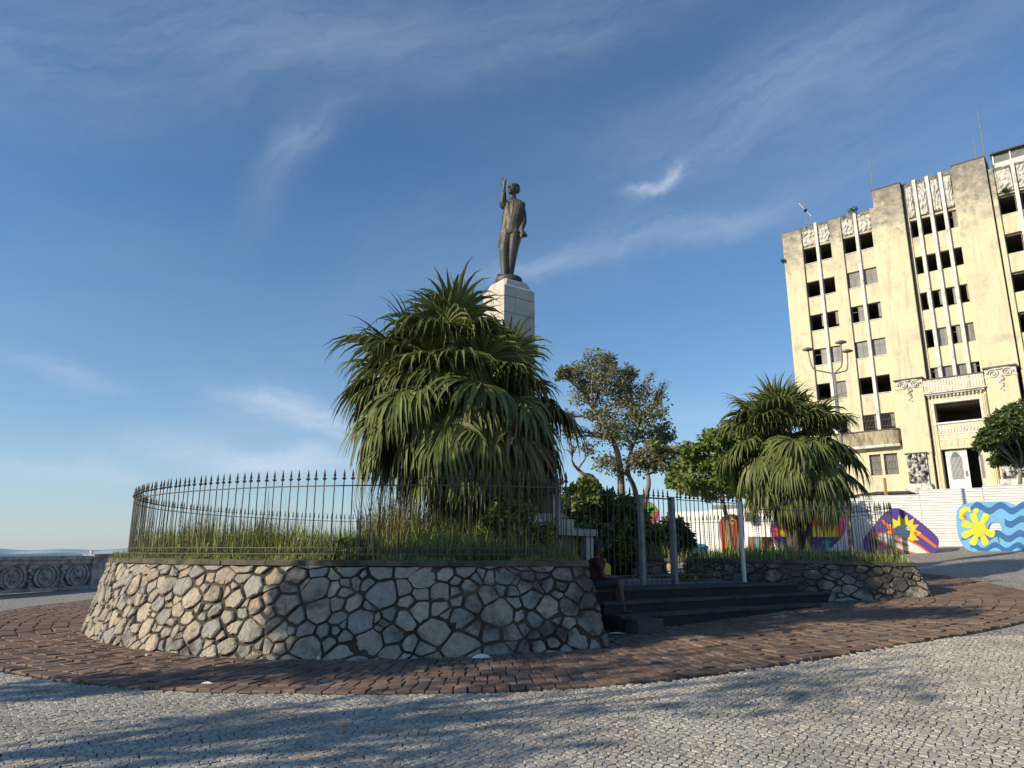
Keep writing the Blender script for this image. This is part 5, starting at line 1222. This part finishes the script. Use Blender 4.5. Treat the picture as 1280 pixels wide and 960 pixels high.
for k_, ad in enumerate((-112, -64, -158, 156, 112, 66, 22)):
    a = R(ad); L_ = 23.5 if k_ != 6 else 21; ux, uy = math.cos(a), math.sin(a) * .92; pts = []
    for t_, w_ in ((.18, 1.6), (.45, 3.2), (.72, 4.6), (.88, 4.6), (.97, 3.0)): pts.append((1224 + ux * L_ * t_ - uy * w_, 661.5 + uy * L_ * t_ + ux * w_))
    for t_, w_ in ((1.0, .0), (.97, -3.0), (.88, -4.6), (.72, -4.6), (.45, -3.2), (.18, -1.6)): pts.append((1224 + ux * L_ * t_ - uy * w_, 661.5 + uy * L_ * t_ + ux * w_))
    B2.shape('petal', M_yel, pts, 2)
B2.shape('flower_heart', flat('deep_yellow', (.80, .60, .02)), circ(1224, 661.5, 9.5, 20), 3)
B2.shape('crescent', M_yel, [(1199, 648), (1200, 637), (1206, 633), (1213, 635), (1214, 641), (1209, 639), (1205, 642), (1206, 651)], 3); B2.shape('crescent_tip', M_org, circ(1205, 645, 2.2, 8), 4)
B2.shape('little_sun', M_yel, [(1220.5 + (4.6 if i % 2 else 2.8) * math.cos(i * math.pi / 8), 638.5 + (4.4 if i % 2 else 2.6) * math.sin(i * math.pi / 8)) for i in range(16)], 3)
B2.shape('crack', M_blk, [(1247, 669), (1247.6, 669), (1249.4, 678), (1248.8, 678)], 2)
B3 = Board('painted_board', 'half-round board with flames above a violet band behind small palm', (975, 694), (1050, 694), depth=(30.5, 30.5))
B3.body(curve([(966, 668), (968, 650), (985, 640), (1010, 636), (1040, 636), (1055, 645), (1058, 658), (1052, 672), (1040, 683), (1020, 693), (990, 693), (972, 682)]), M_pink)
B3.shape('violet_band', M_purp, [(967, 671), (1050, 672), (1040, 684), (1022, 691), (992, 691), (974, 684)], 1)
fm = []
for i in range(25): fm.append((968 + i * 3.5, 671 if i in (0, 24) else (646 if i % 2 else 660) + 3 * math.sin(i * 1.7)))
B3.shape('flame', M_org, fm, 2); fm = [(974 + i * 3.3, 671 if i in (0, 22) else (656 if i % 2 else 666)) for i in range(23)]; B3.shape('flame', M_yel, fm, 3)
B3.shape('palm_emblem', M_teal, [(1028, 676), (1034, 674), (1040, 678), (1036, 680), (1036, 690), (1030, 690), (1030, 682)], 3)
B4 = Board('painted_board', 'rounded board with orange and yellow tentacle stripes', (905, 700), (928, 700), depth=(33.5, 33.5), thick=.15)
B4.body(curve([(900, 660), (901, 650), (908, 644), (918, 643), (926, 648), (928, 658), (929, 690), (920, 699), (908, 697), (903, 680)]), M_red)
for x0, m_, w_ in ((903, M_org, 2.4), (908.5, M_yel, 2.2), (914, M_org, 2.6), (919, M_org, 2.0), (924.5, M_yel, 2.0)):
    B4.shape('tentacle', m_, [(x0 - w_, 655), (x0 - w_ * .6, 650), (x0 + w_ * .6, 650), (x0 + w_, 655), (x0 + w_ * .8, 675), (x0 + .6, 690), (x0 - .6, 690), (x0 - w_ * .8, 675)], 2)
B4.shape('head', M_yel, circ(915, 650.5, 4.5, 14), 3); B4.shape('eye', M_blk, circ(915, 651, 1.4, 10), 4)
B5 = Board('painted_board', 'low brown and orange board in the grass beside the tentacle board', (935, 690), (968, 690), depth=(32.5, 32), thick=.12)
B5.body([(935, 671), (966, 671), (967, 692), (934, 692)], M_brn, M_brn); B5.shape('patch', M_org, [(953, 673), (960, 673), (961, 688), (954, 687)], 1); B5.shape('patch', M_teal, [(944, 673), (950, 673), (950, 688), (945, 686)], 1)
B6 = Board('painted_board', 'rounded board with lime green, pink and violet segments above the shrub', (800, 690), (825, 690), depth=(29, 29), thick=.15)
B6.body(curve([(802, 662), (801, 640), (803, 630), (811, 627), (819, 632), (824, 641), (821, 652), (812, 664)]), M_pink)
B6.shape('segment', M_grn, [(808.5, 628.5), (813, 629), (819, 633.5), (822.5, 640), (812, 641), (808.5, 637)], 1); B6.shape('segment', M_purp, [(803, 637), (807, 636), (812, 643), (808, 648), (804, 651)], 1); B6.shape('segment', M_org, [(812, 642), (822, 641), (818, 650), (813, 650)], 1)
B6_ = MB().box(B6.fr(.4, (g(6, 29) + 3.2) / 2, -.1), (.08, .08, 2.6)).build('post', M_bark, B6.root)
bt = atY(866, 690, 27); 
tag(MB().box((bt.x, bt.y, bt.z - .1), (1.0, .3, .75), Matrix.Rotation(.25, 3, 'Z') @ Matrix.Rotation(.35, 3, 'X')).build('leaning_board', M_sky, loc=tuple(bt)), 'pale blue board leaning in the grass by the dark shrub', 'board')

# ------------------------------------------------------------------ balustrade over the sea
bal = thing('balustrade', 'dark grey stone parapet with carved round medallions above the sea', 'balustrade', (BAL0.x, BAL0.y, 0))
def Bp(s, q, z): p = BAL0 + BALD * s + BALN * q; return Vector((p.x, p.y, z + g(p.x, p.y)))
def bb(s0, s1, q0, q1, z0, z1, name, m=M_grey): return MB().hexa([Bp(s, q, z) for s in (s0, s1) for q in (q0, q1) for z in (z0, z1)]).build(name, m, bal)
def sb(px, py=718):
    r = ray(px, py); den = r.x * BALN.x + r.y * BALN.y; t = BAL0.dot(BALN) / den; return (Vector((r.x * t, r.y * t, 0)) - BAL0).dot(BALD)
e_ = sb(112)
e2_ = sb(150); 
bb(-14, e_, -.30, -.06, .0, 1.22, 'backing_wall'); bb(-14, e_, -.34, .10, 1.22, 1.37, 'coping'); bb(-14, e_, -.10, .08, .0, .14, 'plinth'); bb(-14, e_, -.06, .03, 1.06, 1.22, 'top_moulding')
bb(e_, e_ + 3.4, -.4, .12, 0, 1.30, 'pier'); bb(e_ - .06, e_ + 3.5, -.45, .18, 1.30, 1.43, 'pier_coping'); bb(e_ + 3.5, 60, -.30, -.05, 0, 1.2, 'backing_wall'); bb(e_ + 3.5, 60, -.34, .1, 1.2, 1.35, 'coping')
cs_ = [sb(96), sb(56), sb(15.5)]; step_ = (cs_[0] - cs_[2]) / 2; rs = step_ * .40
for k in range(9):
    c = cs_[0] - k * step_; zc = .60
    def fr3(u, v, q, c=c): return Bp(c + u, q, v)
    for r0, r1, q1 in ((.0, rs, .01), (rs * .80, rs, .075), (rs * .52, rs * .62, .06)):
        o_ = [(r1 * math.cos(2 * math.pi * i / 24) * 1.0, zc + min(.43, r1) / r1 * r1 * math.sin(2 * math.pi * i / 24)) for i in range(24)]
        h_ = [[(r0 * math.cos(2 * math.pi * i / 24), zc + min(.43, r0) * math.sin(2 * math.pi * i / 24)) for i in range(24)]] if r0 else []
        MB().prism([o_] + h_, fr3, -.06, q1).build('medallion_ring' if r0 else 'medallion', M_grey, bal)
    mb = MB(); mb.ell(Bp(c, .02, zc), (.15, .15, .15), 10, 7)
    for j in range(6): a = j * math.pi / 3 + .3; mb.ell(Bp(c + .17 * math.cos(a), .02, zc + .17 * math.sin(a)), (.065, .065, .065), 7, 5)
    mb.build('boss', M_mar, bal, smooth=True)
    m_ = c + step_ / 2; mb = MB()
    for j in range(7): mb.ell(Bp(m_ + .06 * math.sin(j * 2.1), .0, .2 + j * .13), (.10, .10, .09), 7, 5)
    mb.build('carved_scroll', M_grey, bal, smooth=True)
cp = Bp(e_ + .05, -.1, 1.43); cup = MB(); cup.loft([ering(cp + Vector((0, 0, z)), r, r, n=12) for z, r in ((0, .05), (.05, .055), (.16, .07), (.17, .072))]); tag(cup.build('paper_cup', M_white, loc=tuple(cp)), 'white paper cup left on the balustrade coping', 'cup')

# ------------------------------------------------------------------ street lamp behind the small palm
lpb = atY(1043, 470, 29); lz = g(lpb.x, lpb.y)
lamp = thing('street_lamp', 'tall slim street lamp with curved arms rising behind the small palm', 'street lamp', (lpb.x, lpb.y, lz))
MB().tube([(lpb.x, lpb.y, lz), (lpb.x, lpb.y, lpb.z - 1.5), (lpb.x, lpb.y, lpb.z + .15)], [.09, .06, .05], 10).build('pole', M_post, lamp)
hub = Vector((lpb.x, lpb.y, lpb.z + .1))
for px, py, dy in ((1010, 437, .15), (1051, 428, -.6), (1059, 439, .3)):
    h_ = atY(px, py, 29 + dy); mid_ = Vector(((h_.x + hub.x) / 2, (h_.y + hub.y) / 2, hub.z + .12)); low = Vector((h_.x, h_.y, hub.z + .35))
    arm = spline([tuple(hub), tuple(mid_), tuple(low.lerp(mid_, .25)), tuple(h_ + Vector((0, 0, -.05)))], 5); MB().tube(arm, .03, 7).build('arm', M_post, lamp, smooth=True)
    MB().loft([ering(h_ + Vector((0, 0, z)), r, r * .8, n=14) for z, r in ((-.06, .10), (-.02, .24), (.03, .23), (.09, .08))]).build('lamp_head', M_post, lamp, smooth=True)

# ------------------------------------------------------------------ seated person and small things by the steps
sp0 = gA + gm * .62 + gv * .62; seat_z = PZ + .35
pr = thing('person', 'person in dark red shirt sitting on the top step beside the wall', 'person', (sp0.x, sp0.y, PZ))
b = MB()
def Q(x, y, z): return sp0 + Vector((x, y, PZ + z))      # x to the right of the picture, y away
b.loft([ering(Q(-.02, .03, .02), .16, .13), ering(Q(-.01, .03, .18), .155, .12), ering(Q(.02, .02, .38), .165, .115), ering(Q(.05, .01, .50), .17, .10), ering(Q(.06, .0, .57), .08, .07)])
b.limb([(Q(.065, .0, .56), .055), (Q(.085, -.02, .66), .052)])
b.ell(Q(.10, -.02, .755), (.085, .085, .115), 14, 10); b.ell(Q(.16, -.05, .70), (.03, .035, .04)); b.ell(Q(.185, -.06, .745), (.018, .014, .022)); b.ell(Q(.08, -.105, .75), (.02, .012, .03)); b.ell(Q(.08, .065, .75), (.02, .012, .03))
for sy, kx in ((-.10, .44), (.11, .40)):
    b.limb([(Q(.02, sy * .9, .07), .095), (Q(.22, sy * 1.2, .12), .088), (Q(kx, sy * 1.5, .12), .066)], 12); b.limb([(Q(kx, sy * 1.5, .12), .064), (Q(kx + .02, sy * 1.5 - .05, -.08), .058), (Q(kx + .05, sy * 1.5 - .1, -.33), .04)], 12)
    b.limb([(Q(kx + .04, sy * 1.5 - .09, -.375), .04), (Q(kx + .12, sy * 1.5 - .14, -.385), .036), (Q(kx + .19, sy * 1.5 - .19, -.392), .028)], 8)
for sy, hx in ((-.17, .40), (.15, .40)):
    b.limb([(Q(.05, sy, .49), .055), (Q(.12, sy * 1.25, .32), .045), (Q(.17, sy * 1.25, .23), .042)], 10); b.limb([(Q(.17, sy * 1.25, .23), .04), (Q(.31, sy, .22), .033), (Q(hx, sy * .5, .22), .026)], 10)
    b.ell(Q(hx + .045, sy * .45, .215), (.045, .034, .018))
    for j in range(4): b.limb([(Q(hx + .075, sy * .45 - .028 + j * .019, .215), .0105), (Q(hx + .115, sy * .45 - .026 + j * .018, .20), .010), (Q(hx + .128, sy * .45 - .024 + j * .017, .172), .009)], 6)
    b.limb([(Q(hx + .02, sy * .45 + .03 * (1 if sy < 0 else -1), .215), .012), (Q(hx + .055, sy * .45 + .05 * (1 if sy < 0 else -1), .205), .0105)], 6)
bo = b.build('body', M_skin, pr, smooth=True); rm = bo.modifiers.new('r', 'REMESH'); rm.mode = 'VOXEL'; rm.voxel_size = .011; rm.use_smooth_shade = True
b = MB(); b.loft([ering(Q(-.02, .03, .03), .175, .145), ering(Q(-.01, .03, .18), .17, .135), ering(Q(.02, .02, .38), .18, .13), ering(Q(.05, .01, .505), .185, .115), ering(Q(.06, .0, .565), .10, .085)])
for sy in (-.17, .15): b.limb([(Q(.05, sy, .49), .072), (Q(.10, sy * 1.2, .37), .066)])
so = b.build('shirt', M_shirt, pr, smooth=True); rm = so.modifiers.new('r', 'REMESH'); rm.mode = 'VOXEL'; rm.voxel_size = .014; rm.use_smooth_shade = True
b = MB(); b.ell(Q(-.01, .02, .07), (.19, .17, .11), 14, 8)
for sy, kx in ((-.10, .44), (.11, .40)): b.limb([(Q(.02, sy * .9, .07), .11), (Q(.22, sy * 1.2, .12), .104), (Q(kx - .06, sy * 1.45, .125), .088)], 12)
so = b.build('shorts', M_short, pr, smooth=True); rm = so.modifiers.new('r', 'REMESH'); rm.mode = 'VOXEL'; rm.voxel_size = .014; rm.use_smooth_shade = True
b = MB(); b.ell(Q(.095, -.02, .79), (.095, .095, .095), 14, 8); b.loft([ering(Q(.17, -.035, .80), .09, .07), ering(Q(.17, -.035, .81), .088, .068)]); b.build('cap', M_short, pr, smooth=True)
yc = gA + gm * .30 + gv * 1.12
yb = thing('plastic_container', 'upright yellow plastic container behind the seated person', 'container', (yc.x, yc.y, PZ))
b = MB(); b.loft([[Vector((yc.x, yc.y, PZ + z)) + rz @ Vector((x * s, y * s, 0)) for x, y in ((-.09, -.14), (.09, -.14), (.11, -.11), (.11, .11), (.09, .14), (-.09, .14), (-.11, .11), (-.11, -.11))] for z, s in ((.005, .92), (.03, 1), (.20, 1), (.215, .97), (.23, 1), (.40, 1), (.45, .8), (.47, .6))]); b.build('tank', M_crate, yb)
b = MB(); b.tube([Vector((yc.x, yc.y, PZ)) + rz @ Vector(p) for p in ((0, -.10, .44), (0, -.08, .53), (0, .03, .53), (0, .05, .46))], .016, 8); b.build('handle', M_crate, yb, smooth=True)
b = MB(); b.tube([(yc.x, yc.y + .10, PZ + .45), (yc.x, yc.y + .10, PZ + .52)], .03, 10); b.build('lid', M_red, yb)
# litter
def litter(name, label, px, py, size, m, seed, flatn=.3):
    rr = random.Random(seed); c = gr(px, py); mb = MB(); n = 9; vs = []; fs = []
    for i in range(n + 1):
        for j in range(n + 1):
            u, v = i / n - .5, j / n - .5; r = 1 - .25 * rr.random()
            vs.append(Vector((c.x + u * size[0] * r, c.y + v * size[1] * r, g(c.x, c.y) + .045 + size[2] * (rr.random() * .8 + .3) * (1 - (2 * u) ** 2) * (1 - (2 * v) ** 2))))
    for i in range(n):
        for j in range(n): a = i * (n + 1) + j; fs.append((a, a + 1, a + n + 2, a + n + 1))
    mb.add(vs, fs); mb.add([v - Vector((0, 0, .004)) for v in vs], [tuple(reversed(f)) for f in fs]); o = mb.build(name, m, fix=False, loc=(c.x, c.y, g(c.x, c.y))); tag(o, label, 'litter', 'paper scraps on the ground' if name == 'paper_scrap' else None)
litter('crumpled_bag', 'crumpled white plastic bag at the foot of the wall', 602, 826, (.30, .12, .06), M_white, 1)
litter('paper_scrap', 'small white scrap by the wall, left of the crumpled bag', 398, 828, (.07, .06, .05), M_white, 2)
litter('paper_scrap', 'flat white paper scrap at the outer edge of the brown ring', 259, 859, (.15, .06, .02), M_white, 3)
litter('paper_scrap', 'tiny white scrap on the setts far left of the wall', 183, 823, (.05, .04, .03), M_white, 4)
litter('paper_scrap', 'thin white strip lying in the shade near the steps', 772, 795, (.30, .05, .015), M_white, 5)
litter('fallen_leaf', 'small orange fallen leaf on the pale paving', 430, 915, (.05, .05, .02), M_org, 6)
litter('paper_scrap', 'white scrap at the foot of the medallion balustrade', 8, 743, (.5, .25, .06), M_white, 7)

mb = MB(); rl = random.Random(31); M_dleaf = mat('fallen_dry_leaf', (.20, .12, .05), (.12, .08, .035), 3, isl=.5, rough=.7)
for _ in range(420):
    if rl.random() < .45: a = R(rl.uniform(-190, -72)); r_ = wall_r(math.degrees(a)) + abs(rl.gauss(.12, .18)); x, y = GC.x + math.cos(a) * r_, GC.y + math.sin(a) * r_
    elif rl.random() < .4: q_ = gA + gm * (1.75 + abs(rl.gauss(0, .4))) + gv * rl.uniform(.8, 7); x, y = q_.x, q_.y
    else: x, y = rl.uniform(-7, 9), rl.uniform(6, 14)
    z = g(x, y) + .05; a = rl.uniform(0, 6.3); L_ = rl.uniform(.02, .055); d = Vector((math.cos(a), math.sin(a), rl.uniform(-.2, .3))) * L_; sd = Vector((-d.y, d.x, rl.uniform(-.01, .01))) * .45
    p = Vector((x, y, z)); mb.add([p, p + d * .5 + sd + Vector((0, 0, .008)), p + d, p + d * .5 - sd + Vector((0, 0, .005))], [(0, 1, 2), (0, 2, 3)])
tag(mb.build('leaf_litter', M_dleaf, fix=False), 'scattered dry leaves on the paving and along the foot of the wall', 'leaf litter', kind='stuff')

# ------------------------------------------------------------------ things left of the picture whose shade falls across the square
def side_tree(label, x, y, h, r, seed, dens=1.0):
    rr = random.Random(seed); root = thing('broadleaf_tree', label, 'tree', (x, y, 0), 'trees standing beyond the left edge of the view'); top_ = Vector((x + .2, y, h))
    MB().tube(limb_path((x, y, -.1), (x + .1, y, h * .62), rr, .04), [.22, .2, .18, .17, .16, .14, .12], 9).build('trunk', M_bark, root, smooth=True); br = MB(); cl = MB()
    for k in range(11):
        a = k * 2.4; c = Vector((x + math.cos(a) * r * .62 * rr.uniform(.5, 1.1), y + math.sin(a) * r * .62 * rr.uniform(.5, 1.1), h + rr.uniform(-.3, .35) * r)); br.tube(limb_path((x + .1, y, h * .6), c, rr), [.09, .08, .065, .05, .04, .03, .015], 6)
        leaf_cloud(cl, c, (r * .42, r * .42, r * .3), int(260 * dens), .22, rr)
    br.build('branches', M_bark, root, smooth=True); cl.build('crown', M_leafC, root, fix=False)
rs_ = random.Random(61); T1 = thing('broadleaf_tree', 'two-stemmed dense tree left of the camera that shades the garden wall', 'tree', (-13, 4.5, 0), 'trees standing beyond the left edge of the view')
for (x0, y0, x1, y1) in ((-13.0, 4.55, -13.0, 5.3), (-13.1, 3.8, -12.8, 5.0)): MB().tube(limb_path((x0, y0, -.1), (x1, y1, 5.0), rs_, .02), [.13, .12, .11, .10, .09, .09, .08], 9).build('trunk', M_bark, T1, smooth=True)
cl = MB(); br = MB()
for k in range(52):
    z_ = rs_.uniform(4.2, 11.2); r_ = 1.0 if z_ < 8 else .75
    c = Vector((-13 + rs_.uniform(-1.6, 1.6), 5.45 + rs_.uniform(-r_, r_), z_)); br.tube(limb_path((-13, 5.3, min(z_ - .5, 8)), c, rs_), [.05, .045, .04, .03, .025, .02, .01], 5)
    leaf_cloud(cl, c, (.7, .6, .62), 270, .20, rs_)
br.tube([(-12.9, 5.2, 4.8), (-13, 5.4, 9.5)], [.12, .04], 7)
br.build('branches', M_bark, T1, smooth=True); cl.build('crown', M_leafC, T1, fix=False)
side_tree('tall sparse leafy tree left of the camera that dapples the paving', -12.5, 2.1, 7.4, 2.6, 63, .30)
side_tree('sparse leafy tree behind the tall sparse tree', -14.5, .6, 6.6, 2.0, 65, .26)
side_tree('low leafy tree left of the camera nearest the viewer', -9.5, .1, 4.4, 1.5, 64, .28)
print('objects', len(bpy.data.objects))
